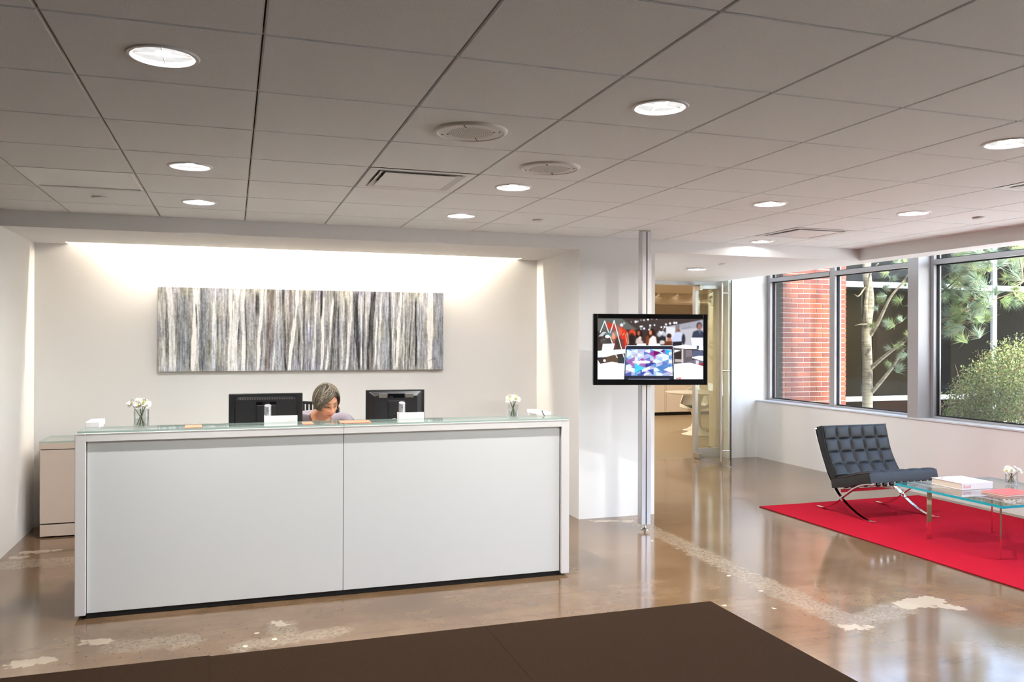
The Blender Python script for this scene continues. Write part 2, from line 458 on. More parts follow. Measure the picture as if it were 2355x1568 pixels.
# concrete floor with patches placed where they lie on the slab
def floor_mat():
    m, nt, out = newmat('polished_concrete')
    N = nt.nodes; L = nt.links
    b = N.new('ShaderNodeBsdfPrincipled'); L.new(b.outputs[0], out.inputs[0])
    g = N.new('ShaderNodeNewGeometry')
    def noise(sc, det=5, rough=0.55, vec=None):
        n = N.new('ShaderNodeTexNoise'); n.inputs['Scale'].default_value = sc
        n.inputs['Detail'].default_value = det; n.inputs['Roughness'].default_value = rough
        L.new(vec or g.outputs['Position'], n.inputs['Vector']); return n.outputs['Fac']
    def math_(op, a, bb=None, cc=None):
        k = N.new('ShaderNodeMath'); k.operation = op
        for i, x in enumerate((a, bb, cc)):
            if x is None: continue
            if isinstance(x, (int, float)): k.inputs[i].default_value = x
            else: L.new(x, k.inputs[i])
        return k.outputs[0]
    def vmath(op, a, bb=None):
        k = N.new('ShaderNodeVectorMath'); k.operation = op
        for i, x in enumerate((a, bb)):
            if x is None: continue
            if isinstance(x, tuple): k.inputs[i].default_value = x
            else: L.new(x, k.inputs[i])
        return k
    def ramp(fac, stops):
        r = N.new('ShaderNodeValToRGB'); L.new(fac, r.inputs[0])
        e = r.color_ramp.elements
        while len(e) < len(stops): e.new(0.5)
        for el, (p, c) in zip(e, stops): el.position = p; el.color = c
        return r.outputs[0]
    def mix(fac, a, bb):
        k = N.new('ShaderNodeMix'); k.data_type = 'RGBA'
        if isinstance(fac, (int, float)): k.inputs[0].default_value = fac
        else: L.new(fac, k.inputs[0])
        for i, x in ((6, a), (7, bb)):
            if isinstance(x, tuple): k.inputs[i].default_value = x
            else: L.new(x, k.inputs[i])
        return k.outputs[2]
    base = ramp(noise(1.3, 5, 0.62), [(0.28, rgb(84, 64, 43)), (0.5, rgb(117, 93, 69)), (0.72, rgb(147, 121, 97))])
    mottl = noise(7, 5, 0.7)
    base = mix(math_('MULTIPLY', mottl, 0.75), base, rgb(106, 81, 57))
    mp = N.new('ShaderNodeMapping'); mp.inputs['Scale'].default_value = (0.7, 5.5, 1); mp.inputs['Rotation'].default_value = (0, 0, 0.25)
    L.new(g.outputs['Position'], mp.inputs[0])
    streak = ramp(noise(2.2, 3, 0.6, mp.outputs[0]), [(0.5, (0, 0, 0, 1)), (0.75, (1, 1, 1, 1))])
    base = mix(math_('MULTIPLY', streak, 0.35), base, rgb(80, 60, 44))
    at = N.new('ShaderNodeAttribute'); at.attribute_name = 'sdf'
    sp = N.new('ShaderNodeSeparateColor'); L.new(at.outputs['Color'], sp.inputs[0])
    wob = math_('MULTIPLY', math_('SUBTRACT', noise(6.5, 3, 0.6), 0.5), 0.16)
    wobf = math_('MULTIPLY', math_('SUBTRACT', noise(26, 2, 0.6), 0.5), 0.05)
    wsum = math_('ADD', wob, wobf)
    def edge(d, soft):
        mr = N.new('ShaderNodeMapRange'); mr.interpolation_type = 'SMOOTHSTEP'
        mr.inputs['From Min'].default_value = 0.0; mr.inputs['From Max'].default_value = soft
        mr.inputs['To Min'].default_value = 1; mr.inputs['To Max'].default_value = 0
        L.new(math_('ADD', d, wsum), mr.inputs['Value']); return mr.outputs[0]
    bandm = edge(sp.outputs[0], 0.06); patch = edge(sp.outputs[1], 0.012); halo = edge(sp.outputs[2], 0.16); near = edge(at.outputs['Alpha'], 0.12)
    agg = N.new('ShaderNodeTexVoronoi'); agg.inputs['Scale'].default_value = 75
    L.new(g.outputs['Position'], agg.inputs['Vector'])
    aggc = ramp(agg.outputs['Color'], [(0.0, rgb(96, 84, 70)), (0.3, rgb(150, 138, 120)), (0.6, rgb(176, 162, 142)), (1.0, rgb(196, 186, 168))])
    base = mix(math_('MULTIPLY', bandm, 0.30), base, aggc)
    pits = N.new('ShaderNodeTexVoronoi'); pits.inputs['Scale'].default_value = 34
    L.new(g.outputs['Position'], pits.inputs['Vector'])
    pitm = ramp(pits.outputs['Distance'], [(0.16, (1, 1, 1, 1)), (0.22, (0, 0, 0, 1))])
    pitr = ramp(pits.outputs['Color'], [(0.45, (0, 0, 0, 1)), (0.55, (1, 1, 1, 1))])
    base = mix(math_('MULTIPLY', math_('MULTIPLY', pitm, pitr), math_('MULTIPLY', halo, 0.8)), base, rgb(62, 48, 38))
    base = mix(math_('MULTIPLY', patch, 0.68), base, rgb(184, 168, 146))
    chip = N.new('ShaderNodeTexVoronoi'); chip.inputs['Scale'].default_value = 5.2
    wv = vmath('ADD', g.outputs['Position'])
    wnz = N.new('ShaderNodeTexNoise'); wnz.inputs['Scale'].default_value = 14; L.new(g.outputs['Position'], wnz.inputs['Vector'])
    ws = N.new('ShaderNodeVectorMath'); ws.operation = 'SCALE'; ws.inputs['Scale'].default_value = 0.06; L.new(wnz.outputs['Color'], ws.inputs[0])
    L.new(ws.outputs[0], wv.inputs[1]); L.new(wv.outputs[0], chip.inputs['Vector'])
    chipm = ramp(chip.outputs['Distance'], [(0.075, (1, 1, 1, 1)), (0.10, (0, 0, 0, 1))])
    chipr = ramp(chip.outputs['Color'], [(0.5, (0, 0, 0, 1)), (0.55, (1, 1, 1, 1))])
    base = mix(math_('MULTIPLY', math_('MULTIPLY', chipm, chipr), math_('MULTIPLY', near, 0.9)), base, rgb(214, 200, 180))
    L.new(base, b.inputs['Base Color'])
    rr = N.new('ShaderNodeMapRange'); rr.inputs['To Min'].default_value = 0.06; rr.inputs['To Max'].default_value = 0.17
    L.new(mottl, rr.inputs['Value'])
    L.new(math_('ADD', rr.outputs[0], math_('MULTIPLY', math_('MAXIMUM', bandm, patch), 0.12)), b.inputs['Roughness'])
    b.inputs['Specular IOR Level'].default_value = 0.5
    b.inputs['Coat Weight'].default_value = 0.15; b.inputs['Coat Roughness'].default_value = 0.08
    bp = N.new('ShaderNodeBump'); bp.inputs['Strength'].default_value = 0.05; bp.inputs['Distance'].default_value = 0.01
    L.new(mottl, bp.inputs['Height']); L.new(bp.outputs[0], b.inputs['Normal'])
    return m
CONCRETE = floor_mat()
# ================================================================ STRUCTURE
CEIL = 2.512; SOF = 2.395; WY = 6.827; ALB = 7.92; GX, GY, GS = -1.1357, 2.048, 0.61
def floor_grid():
    xs = np.linspace(-3.2, 7.1, 260); ys = np.linspace(-3.0, 9.97, 326)
    GXm, GYm = np.meshgrid(xs, ys)
    def sd(segs):
        out = np.full(GXm.shape, 9.0)
        for (a, c, w) in segs:
            bx, by = c[0] - a[0], c[1] - a[1]; px, py = GXm - a[0], GYm - a[1]
            h = np.clip((px * bx + py * by) / max(1e-6, bx * bx + by * by), 0, 1)
            out = np.minimum(out, np.hypot(px - bx * h, py - by * h) - w)
        return out
    band = sd([((3.36, 6.75), (3.30, 5.0), 0.06), ((3.30, 5.0), (3.29, 3.85), 0.075), ((3.29, 3.85), (3.8, 3.97), 0.06), ((-1.9, 6.68), (-0.9, 6.63), 0.10),
               ((-0.55, 4.72), (-0.25, 4.70), 0.06), ((0.05, 4.52), (0.55, 4.60), 0.04), ((0.27, 4.62), (0.27, 4.80), 0.045)])
    patch = sd([((3.84, 4.0), (4.06, 4.02), 0.075), ((4.04, 3.93), (4.1, 3.86), 0.035), ((3.24, 3.80), (3.32, 3.76), 0.04), ((-1.0, 4.60), (-0.86, 4.62), 0.045),
                ((-0.72, 4.83), (-0.64, 4.82), 0.03), ((0.25, 4.86), (0.27, 4.80), 0.018), ((3.0, 6.73), (3.3, 6.62), 0.03), ((-1.45, 7.0), (-1.25, 7.02), 0.045), ((-1.5, 6.87), (-1.45, 6.87), 0.03)])
    halo = sd([((3.36, 6.75), (3.30, 5.0), 0.16), ((3.30, 5.0), (3.29, 3.85), 0.22), ((3.29, 3.85), (3.8, 3.97), 0.2), ((-0.7, 4.72), (0.1, 4.66), 0.16)])
    near = sd([((3.05, 6.2), (2.98, 3.3), 0.16), ((3.0, 3.6), (3.7, 3.4), 0.16), ((-0.6, 4.55), (0.6, 4.75), 0.14), ((4.1, 3.5), (4.5, 4.0), 0.2)])
    H, W = GXm.shape; nv = H * W; nf = (H - 1) * (W - 1)
    me = bpy.data.meshes.new('floor'); me.vertices.add(nv)
    me.vertices.foreach_set('co', np.stack([GXm, GYm, np.zeros_like(GXm)], 2).reshape(-1).astype(np.float32))
    i = (np.arange(H - 1)[:, None] * W + np.arange(W - 1)[None, :]).reshape(-1)
    me.loops.add(nf * 4); me.loops.foreach_set('vertex_index', np.stack([i, i + 1, i + W + 1, i + W], 1).reshape(-1).astype(np.int32))
    me.polygons.add(nf); me.polygons.foreach_set('loop_start', np.arange(0, nf * 4, 4, dtype=np.int32)); me.update(calc_edges=True)
    a = me.attributes.new('sdf', 'FLOAT_COLOR', 'POINT'); a.data.foreach_set('color', np.stack([band, patch, halo, near], 2).reshape(-1).astype(np.float32))
    me.materials.append(CONCRETE)
    o = bpy.data.objects.new('floor', me); COL.objects.link(o); ORG[o.name] = Vector((0, 0, 0)); return tag(o, kind='structure')
floor_o = floor_grid()
MB().box(-3.2, 7.1, -3.0, 9.97, -0.15, -0.004).build('slab', MORTAR, floor_o)
fl2 = MB().box(3.5, 8.2, 9.972, 13.05, -0.12, 0.0)
fl2.box(3.5, 10.6, 13.05, 16.1, -0.12, 0.0)
struct('floor', fl2, CARPET)
struct('wall_back', MB().box(-3.3, 7.2, -3.15, -3.0, 0, 2.95), DARK_WALL)
struct('wall_left', MB().box(-3.35, -3.2, -3.0, WY, 0, 2.95), DARK_WALL)
struct('wall_front', MB().box(-3.3, -1.585, WY, WY + 0.12, 0, CEIL + 0.1), WHITE_WALL)
struct('wall_alcove_left', MB().box(-1.70, -1.585, WY + 0.12, ALB, 0, SOF + 0.3), WHITE_WALL)
struct('wall_alcove_back', MB().box(-1.7, 2.913, ALB, ALB + 0.12, 0, 2.95), WHITE_WALL)
struct('wall_column', MB().box(2.913, 3.662, WY, 9.97, 0, 2.95), WHITE_WALL)
# soffit over the alcove with the light slot at its back
tr = MB()
tr.box(-3.2, 2.913, WY - 0.0, WY + 0.13, SOF, CEIL + 0.1)
tr.box(-1.585, 2.913, WY + 0.13, 7.765, SOF, SOF + 0.05)
tr.box(-1.585, -1.33, 7.765, ALB, SOF, SOF + 0.05)
tr.box(2.70, 2.913, 7.765, ALB, SOF, SOF + 0.05)
tr.box(-1.36, -1.33, 7.6, ALB, SOF + 0.05, 2.80)
tr.box(2.70, 2.73, 7.6, ALB, SOF + 0.05, 2.80)
tr.box(-1.36, 2.73, 7.57, 7.60, SOF + 0.05, 2.80)
tr.box(-1.36, 2.73, 7.57, ALB, 2.78, 2.82)
struct('trim_1', tr, WHITE_WALL)
cv = MB()
cv.box(-0.92, 2.29, 7.785, 7.815, SOF + 0.20, SOF + 0.225)
co = cv.build('cove_tube', COVE)
tag(co, 'warm linear lamp hidden in the slot above the painting wall', 'lamp')
# lower ceiling over the corridor, soffit by the windows
struct('ceiling', MB().box(3.662, 6.235, WY, 10.05, SOF, 2.95), WHITE_WALL)
struct('trim_2', MB().box(5.957, 6.235, -3.0, WY, SOF, 2.95), WHITE_WALL)
struct('ceiling', MB().box(6.235, 7.1, -3.0, 9.97, 2.93, 3.0), WHITE_WALL)
roof = MB().box(-3.4, 7.15, -3.2, 16.2, 3.0, 3.2)
roof.box(7.15, 8.15, 9.75, 13.05, 3.0, 3.2)
roof.box(7.15, 10.6, 13.05, 16.2, 3.0, 3.2)
struct('roof', roof, WHITE_WALL)
struct('wall_right', MB().box(6.824, 7.1, -3.0, 9.80, 0, 0.765), WHITE_WALL)
struct('trim_3', MB().box(6.812, 7.0, -3.0, 9.80, 0.765, 0.783), ALU_WHITE, bevel=0.003)
struct('wall_end', MB().box(6.37, 7.15, 9.80, 9.99, 0, 2.95), WHITE_WALL)
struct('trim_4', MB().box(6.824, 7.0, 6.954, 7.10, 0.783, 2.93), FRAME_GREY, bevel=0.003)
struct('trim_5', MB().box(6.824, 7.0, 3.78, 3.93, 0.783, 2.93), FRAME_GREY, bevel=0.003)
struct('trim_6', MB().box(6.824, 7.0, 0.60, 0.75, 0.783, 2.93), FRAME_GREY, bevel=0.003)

# suspended ceiling: backing, tiles and tees
ce = MB().box(-3.2, 5.957, -3.0, WY, CEIL + 0.035, CEIL + 0.08)
ceil_o = struct('ceiling', ce, SLOT)
FIX = {'down': [(1, 1), (4, 1), (1, 4), (1, 6), (4, 4), (4, 6), (7, 4), (9, 4), (7, 1), (9, 7)],
       'spk': [(3, 2), (4, 3)], 'disc': [(0, 6), (5, 6), (10, 4)], 'diff': [(3, 4), (9, 6), (9, 2)], 'frost': [(0, 5)]}
G2 = 0.0075
def tile_mesh(w, d):
    mb = MB().box(0, w, 0, d, 0, 0.03)
    return mb
L0, L1, M0, M1 = -3, 11, -3, 8
struct('ceiling', MB().box(-3.2, 5.957, -3.0, GY - 3 * GS - G2, CEIL, CEIL + 0.034), TILE)
protos = {}
R_CAN = 0.098
for l in range(L0, L1 + 1):
    for m_ in range(M0, M1):
        x0, x1 = GX + GS * l + G2, GX + GS * (l + 1) - G2
        y0, y1 = GY + GS * m_ + G2, GY + GS * (m_ + 1) - G2
        x0, x1 = max(x0, -3.19), min(x1, 5.955)
        y0, y1 = max(y0, -2.99), min(y1, WY - 0.002)
        if x1 - x0 < 0.03 or y1 - y0 < 0.03: continue
        if (l, m_) in FIX['diff'] or (l, m_) in FIX['frost']: continue
        hole = (l, m_) in FIX['down']
        key = (round(x1 - x0, 3), round(y1 - y0, 3), hole)
        if key not in protos or hole:
            mb = MB()
            if hole:
                cx, cy = GX + GS * (l + 0.5), GY + GS * (m_ + 0.5)
                n = 40; o_, i_ = [], []
                for k in range(n):
                    a = 2 * PI * k / n + PI / 4 * 0
                    c_, s_ = math.cos(a), math.sin(a)
                    tx = (x1 - cx) / c_ if c_ > 1e-6 else ((x0 - cx) / c_ if c_ < -1e-6 else 1e9)
                    ty = (y1 - cy) / s_ if s_ > 1e-6 else ((y0 - cy) / s_ if s_ < -1e-6 else 1e9)
                    t = min(tx, ty)
                    o_.append((cx + c_ * t, cy + s_ * t, CEIL)); i_.append((cx + c_ * R_CAN, cy + s_ * R_CAN, CEIL))
                for (xx, yy) in ((x0, y0), (x1, y0), (x1, y1), (x0, y1)):   # snap the nearest samples to the corners
                    j = min(range(n), key=lambda q: (o_[q][0] - xx) ** 2 + (o_[q][1] - yy) ** 2)
                    o_[j] = (xx, yy, CEIL)
                vs = o_ + i_ + [(p[0], p[1], CEIL + 0.03) for p in o_]
                fs = []
                for k in range(n):
                    k2 = (k + 1) % n
                    fs.append((k, k2, n + k2, n + k)); fs.append((k, 2 * n + k, 2 * n + k2, k2))
                mb.add(vs, fs)
                mb.build('ceiling_tile', TILE, ceil_o)
                continue
            mb.box(x0, x1, y0, y1, CEIL, CEIL + 0.03)
            ob = mb.build('ceiling_tile', TILE, ceil_o)
            protos[key] = (ob.data, x0, y0)
        else:
            me, px0, py0 = protos[key]
            c = bpy.data.objects.new('ceiling_tile', me); COL.objects.link(c); c.parent = ceil_o
            c.location = (x0 - px0, y0 - py0, 0)
def tee(fixed, a, b_, along):
    mb = MB()
    for s_ in (-1, 1):
        lo, hi = (fixed - 0.0075, fixed - 0.0028) if s_ < 0 else (fixed + 0.0028, fixed + 0.0075)
        if along == 'y': mb.box(lo, hi, a, b_, CEIL + 0.004, CEIL + 0.026)
        else: mb.box(a, b_, lo, hi, CEIL + 0.0045, CEIL + 0.024)
    mb.build('grid_tee', TEE, ceil_o)
for l in range(-3, 12): tee(GX + GS * l, GY - 3 * GS, WY, 'y')
for m_ in range(-3, 8): tee(GY + GS * m_, -3.19, 5.957, 'x')

# windows
def window(n, ya, yb, top=2.93):
    w = empty('window_%d' % n, (7.03, (ya + yb) / 2, 0.783), kind='structure')
    X0, X1 = 6.985, 7.085; j = 0.045
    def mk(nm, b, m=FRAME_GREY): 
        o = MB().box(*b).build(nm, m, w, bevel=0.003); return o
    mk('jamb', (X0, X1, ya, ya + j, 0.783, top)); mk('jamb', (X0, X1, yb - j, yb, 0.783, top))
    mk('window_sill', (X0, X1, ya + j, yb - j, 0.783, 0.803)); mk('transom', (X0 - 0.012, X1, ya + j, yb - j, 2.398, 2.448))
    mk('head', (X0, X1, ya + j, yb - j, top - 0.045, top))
    gk = 0.012
    for (z0, z1) in ((0.803, 2.398), (2.448, top - 0.045)):
        MB().box(7.038, 7.044, ya + j, yb - j, z0, z1).build('pane', CLEAR, w)
        g = MB()
        for xx in ((7.026, 7.036), (7.046, 7.056)):
            g.box(xx[0], xx[1], ya + j, ya + j + gk, z0, z1); g.box(xx[0], xx[1], yb - j - gk, yb - j, z0, z1)
            g.box(xx[0], xx[1], ya + j + gk, yb - j - gk, z0, z0 + gk); g.box(xx[0], xx[1], ya + j + gk, yb - j - gk, z1 - gk, z1)
        g.build('gasket', GASKET, w)
    return w
window(1, 8.48, 9.77)
window(2, 7.10, 8.48)
window(3, 3.93, 6.954)
window(4, 0.75, 3.78)
window(5, -2.6, 0.60)
struct('wall_right', MB().box(6.98, 7.1, -3.0, -2.6, 0.765, 2.93), WHITE_WALL)

# corridor end: header, side light, glass door
struct('trim_7', MB().box(3.662, 6.37, 9.95, 10.05, 2.345, SOF + 0.02), ALU_WHITE, bevel=0.002)
sl = empty('window_6', (6.15, 9.99, 0), kind='structure')
for nm, b in (('jamb', (5.955, 6.0, 9.95, 10.03, 0, 2.345)), ('jamb', (6.325, 6.37, 9.95, 10.03, 0, 2.345)),
              ('rail', (6.0, 6.325, 9.95, 10.03, 0, 0.10)), ('rail', (6.0, 6.325, 9.95, 10.03, 2.30, 2.345)), ('stop', (6.0, 6.325, 9.965, 10.015, 0.10, 0.125))):
    MB().box(*b).build(nm, ALU, sl, bevel=0.002)
MB().box(6.0, 6.325, 9.985, 9.995, 0.125, 2.30).build('pane', DOOR_GLASS, sl)
dr = empty('door_1', (5.95, 9.55, 0), kind='structure')
MB().box(5.944, 5.956, 9.085, 9.93, 0.012, 2.352).build('pane', DOOR_GLASS, dr)
e = MB(); e.box(5.9438, 5.9562, 9.082, 9.0865, 0.012, 2.352)
e.build('glass_edge', GASKET, dr)
for z in (0.005, 2.27):
    MB().box(5.93, 5.97, 9.80, 9.945, z, z + 0.075).build('patch_fitting', STEEL, dr, bevel=0.003)
for sx in (-1, 1):
    xx = 5.95 + sx * 0.062
    h = MB().tube([(xx, 9.20, 0.06), (xx, 9.20, 2.33)], 0.0145, 16).build('pull_bar', CHROME, dr, smooth=True)
    for z in (0.19, 1.21, 2.20):
        MB().tube([(5.95 + sx * 0.004, 9.20, z), (xx, 9.20, z)], 0.009, 10).build('standoff', CHROME, h, smooth=True)

# office beyond the glass
struct('wall_office_left', MB().box(3.5, 3.662, 9.97, 16.1, 0, 2.7), OFFICE_WALL)
struct('wall_office_back', MB().box(3.5, 10.6, 16.1, 16.25, 0, 2.7), OFFICE_WALL)
struct('wall_office_right', MB().box(10.45, 10.6, 13.1, 16.1, 0, 2.7), OFFICE_WALL)
struct('wall_office_stub', MB().box(6.40, 8.1, 9.99, 10.32, 0, 2.7), OFFICE_WALL)
struct('baseboard_office', MB().box(6.392, 6.40, 9.995, 10.325, 0, 0.10), GREY_PL)
struct('wall_office_side', MB().box(8.16, 8.30, 10.2, 13.1, 0, 2.7), OFFICE_WALL)
struct('wall_office_side', MB().box(8.16, 10.6, 13.0, 13.1, 0, 3.0), OFFICE_WALL)
oc = MB().box(3.5, 8.2, 10.05, 13.05, 2.55, 2.62)
oc.box(3.5, 10.6, 13.05, 16.1, 2.55, 2.62)
struct('ceiling', oc, OFFICE_WALL)
struct('trim_8', MB().box(3.662, 10.45, 14.9, 16.1, 2.36, 2.55), OFFICE_WALL)
# ================================================================ CEILING FIXTURES
def cell(l, m_): return GX + GS * (l + 0.5), GY + GS * (m_ + 0.5)
def downlight(cx, cy, cz, label, lens=LENS, group='recessed round downlights', r=0.098):
    t = empty('downlight', (cx, cy, cz), label, 'ceiling light', group)
    MB().lathe([(r - 0.004, 0.012), (r - 0.004, -0.002), (r + 0.004, -0.006), (r + 0.014, -0.004), (r + 0.017, 0.0)], (cx, cy, cz), 40).build('trim_ring', TRIM, t, smooth=True)
    MB().disc((cx, cy, cz + 0.010), r - 0.003, 40, flip=True).build('lens', lens, t, recalc=False)
    MB().disc((cx, cy, cz + 0.0092), 0.088 if lens is LENS_WARM else 0.025, 24, flip=True).build('bulb', BULB_WARM if lens is LENS_WARM else (BULB_DIM if abs(cx - 4.66) < 0.05 and cy > 6 else BULB), t, recalc=False)
    MB().box(cx - r + 0.006, cx + r - 0.006, cy - 0.0012, cy + 0.0012, cz + 0.0005, cz + 0.008).build('louvre', LOUVRE, t)
    MB().box(cx - 0.0012, cx + 0.0012, cy - r + 0.006, cy + r - 0.006, cz + 0.0005, cz + 0.008).build('louvre', LOUVRE, t)
    return t
DL = {(1, 1): 'largest round downlight, near the top left above the desk', (4, 1): 'round downlight in the ceiling tile right of the near speaker',
      (1, 4): 'round downlight second in line behind the largest one, left ceiling', (1, 6): 'round downlight at the far left, nearest the painting soffit',
      (4, 4): 'round downlight just right of the square air diffuser above the desk', (4, 6): 'round downlight nearest the soffit, above the right monitor',
      (7, 4): 'round downlight at mid right, between the wall screen and the windows', (9, 4): 'round downlight at far right close to the window soffit',
      (7, 1): 'round downlight cut by the right edge of the photo', (9, 7): 'round downlight tucked beside the far diffuser above the corridor mouth'}
for c in FIX['down']:
    x, y = cell(*c); y = min(y, WY - 0.22)
    downlight(x, y, CEIL, DL[c])
downlight(4.886, 8.136, SOF - 0.012, 'round downlight set in the low corridor ceiling before the glass door')
def speaker(cx, cy, label):
    t = empty('ceiling_speaker', (cx, cy, CEIL), label, 'speaker', 'round ceiling speakers')
    MB().lathe([(0.165, 0.0), (0.163, -0.006), (0.155, -0.012), (0.148, -0.0125), (0.145, -0.009), (0.001, -0.0085)], (cx, cy, CEIL), 48).build('cover', SPK, t, smooth=True)
    g = MB()
    for i in range(1, 11):
        rr = 0.0095 * i; n = max(6, int(6.0 * i))
        for k in range(n):
            a = 2 * PI * k / n
            g.disc((cx + rr * math.cos(a), cy + rr * math.sin(a), CEIL - 0.0092), 0.0028, 6, flip=True)
    tag(g.build('perforation', SPK_HOLE, t, recalc=False), kind='stuff')
    for k in range(4):
        a = PI / 4 + k * PI / 2 + 0.3
        for rr in (0.130, 0.105):
            MB().lathe([(0.004, 0), (0.004, -0.003), (0.0005, -0.004)], (cx + rr * math.cos(a), cy + rr * math.sin(a), CEIL - 0.0085), 10).build('screw', SPK_HOLE, t)
speaker(*cell(3, 2), 'large round perforated ceiling speaker, nearer of the two')
speaker(*cell(4, 3), 'smaller looking round ceiling speaker, farther of the two, right of the diffuser')
def small_disc(cx, cy, label, z=CEIL):
    t = empty('sprinkler_cover', (cx, cy, z), label, 'sprinkler cover', 'flat round sprinkler covers')
    MB().lathe([(0.042, -0.004), (0.042, -0.010), (0.036, -0.013), (0.0005, -0.014)], (cx, cy, z), 28).build('cap', SPK, t, smooth=True)
    MB().lathe([(0.026, 0.001), (0.026, -0.005)], (cx, cy, z), 20).build('collar', STEEL, t, smooth=True)
small_disc(*cell(0, 6), 'small round cap on the ceiling at far left, below the frosted panel')
small_disc(*cell(5, 6), 'small round cap on the ceiling above the wall right of the alcove')
small_disc(*cell(10, 4), 'small round cap on the ceiling at far right by the window soffit')
small_disc(4.86, 7.585, 'small round cap in the low corridor ceiling', SOF)
def diffuser(l, m_, label):
    x0, x1 = GX + GS * l + 0.008, GX + GS * (l + 1) - 0.008
    y0, y1 = GY + GS * m_ + 0.008, GY + GS * (m_ + 1) - 0.008
    t = empty('air_diffuser', ((x0 + x1) / 2, (y0 + y1) / 2, CEIL), label, 'air vent', 'square ceiling air diffusers')
    def ring(i0, i1, za, zb):
        mb = MB()
        a = [(x0 + i0, y0 + i0, za), (x1 - i0, y0 + i0, za), (x1 - i0, y1 - i0, za), (x0 + i0, y1 - i0, za)]
        b = [(x0 + i1, y0 + i1, zb), (x1 - i1, y0 + i1, zb), (x1 - i1, y1 - i1, zb), (x0 + i1, y1 - i1, zb)]
        mb.add(a + b + [(p[0], p[1], p[2] + 0.003) for p in a + b], [(0, 1, 5, 4), (1, 2, 6, 5), (2, 3, 7, 6), (3, 0, 4, 7), (8, 9, 13, 12), (9, 10, 14, 13), (10, 11, 15, 14), (11, 8, 12, 15)])
        return mb
    ring(0.0, 0.045, CEIL - 0.001, CEIL - 0.001).build('frame', TRIM, t, recalc=False)
    ring(0.045, 0.085, CEIL - 0.001, CEIL + 0.03).build('outer_cone', TRIM, t, recalc=False)
    ring(0.062, 0.105, CEIL - 0.004, CEIL + 0.022).build('inner_cone', TRIM, t, recalc=False)
    MB().box(x0 + 0.095, x1 - 0.095, y0 + 0.095, y1 - 0.095, CEIL - 0.004, CEIL + 0.0).build('centre_plate', TRIM, t, bevel=0.003)
    MB().box(x0, x1, y0, y1, CEIL + 0.031, CEIL + 0.034).build('plenum', SLOT, t)
diffuser(3, 4, 'square air diffuser in the ceiling above the right monitor')
diffuser(9, 6, 'square air diffuser above the corridor mouth, near the windows')
diffuser(9, 2, 'square air diffuser cut by the right photo edge, above the coffee table')
x, y = cell(0, 5)
t = empty('light_panel', (x, y, CEIL), 'square frosted ceiling panel, unlit, at far left', 'ceiling panel')
MB().box(x - 0.297, x + 0.297, y - 0.297, y + 0.297, CEIL + 0.004, CEIL + 0.010).build('lens', FROST, t)
fr = MB()
for b in ((x - 0.297, x + 0.297, y - 0.297, y - 0.283), (x - 0.297, x + 0.297, y + 0.283, y + 0.297), (x - 0.297, x - 0.283, y - 0.283, y + 0.283), (x + 0.283, x + 0.297, y - 0.283, y + 0.283)):
    fr.box(*b, CEIL - 0.001, CEIL + 0.004)
fr.build('frame', TRIM, t)

# ================================================================ RECEPTION DESK
DX0, DX1, DYF = -0.841, 2.156, 5.217
DTOP = 1.050
t = empty('reception_desk', ((DX0 + DX1) / 2, 5.6, 0), 'long white reception desk with two pale glass front panels', 'desk')
for nm, b in (('side_panel', (DX0, DX0 + 0.056, DYF, 5.90, 0.024, DTOP)), ('side_panel', (DX1 - 0.056, DX1, DYF, 5.90, 0.016, DTOP))):
    MB().box(*b).build(nm, DESK_WHITE, t, bevel=0.003)
MB().box(DX0 + 0.056, 0.650, DYF, 5.46, 1.004, DTOP).build('top_rail', DESK_WHITE, t, bevel=0.002)
MB().box(0.652, DX1 - 0.056, DYF, 5.46, 1.004, DTOP).build('top_rail', DESK_WHITE, t, bevel=0.002)
MB().box(DX0 + 0.060, 0.6495, DYF + 0.018, DYF + 0.03, 0.032, 1.003).build('front_panel', DESK_PANEL, t, bevel=0.002)
MB().box(0.6525, DX1 - 0.064, DYF + 0.018, DYF + 0.03, 0.032, 1.003).build('front_panel', DESK_PANEL, t, bevel=0.002)
MB().box(DX0 + 0.056, DX1 - 0.056, DYF + 0.031, DYF + 0.06, 0.002, 1.0).build('back_board', DARK_GAP, t)  # dark board run to the floor, standing in for shade under the desk
MB().box(DX0 + 0.056, DX1 - 0.056, 5.30, 6.08, 0.715, 0.742).build('work_surface', DESK_WHITE, t, bevel=0.003)
for x0 in (DX0 + 0.06, DX1 - 0.46):
    ped = MB().box(x0, x0 + 0.40, 5.36, 5.88, 0.05, 0.715).build('pedestal', DESK_WHITE, t, bevel=0.003)
    for k in range(3):
        d = MB().box(x0 + 0.008, x0 + 0.392, 5.88, 5.90, 0.06 + k * 0.218, 0.06 + k * 0.218 + 0.21).build('drawer', DESK_WHITE, ped, bevel=0.002)
for x0 in (DX0 + 0.03, -0.1, 0.63, 1.4, DX1 - 0.03):
    MB().lathe([(0.0005, 0), (0.022, 0), (0.022, 0.008), (0.006, 0.012), (0.006, 0.05)], (x0, DYF + 0.10, 0.0), 16).build('leveller', BLACK_PL, t, smooth=True)
cn = MB()
cn.box(DX0 + 0.012, 0.6505, DYF - 0.006, 5.47, DTOP + 0.003, DTOP + 0.015)
def glass_slab(x0, x1, y0, y1, z0, z1, mats, name, parent, edge_mi=1):
    mb = MB()
    vs = [(x0, y0, z0), (x1, y0, z0), (x1, y1, z0), (x0, y1, z0), (x0, y0, z1), (x1, y0, z1), (x1, y1, z1), (x0, y1, z1)]
    mb.add(vs, [(0, 3, 2, 1), (4, 5, 6, 7)], 0)
    mb.add(vs, [(0, 1, 5, 4), (1, 2, 6, 5), (2, 3, 7, 6), (3, 0, 4, 7)], 1)
    return mb.build(name, mats, parent)
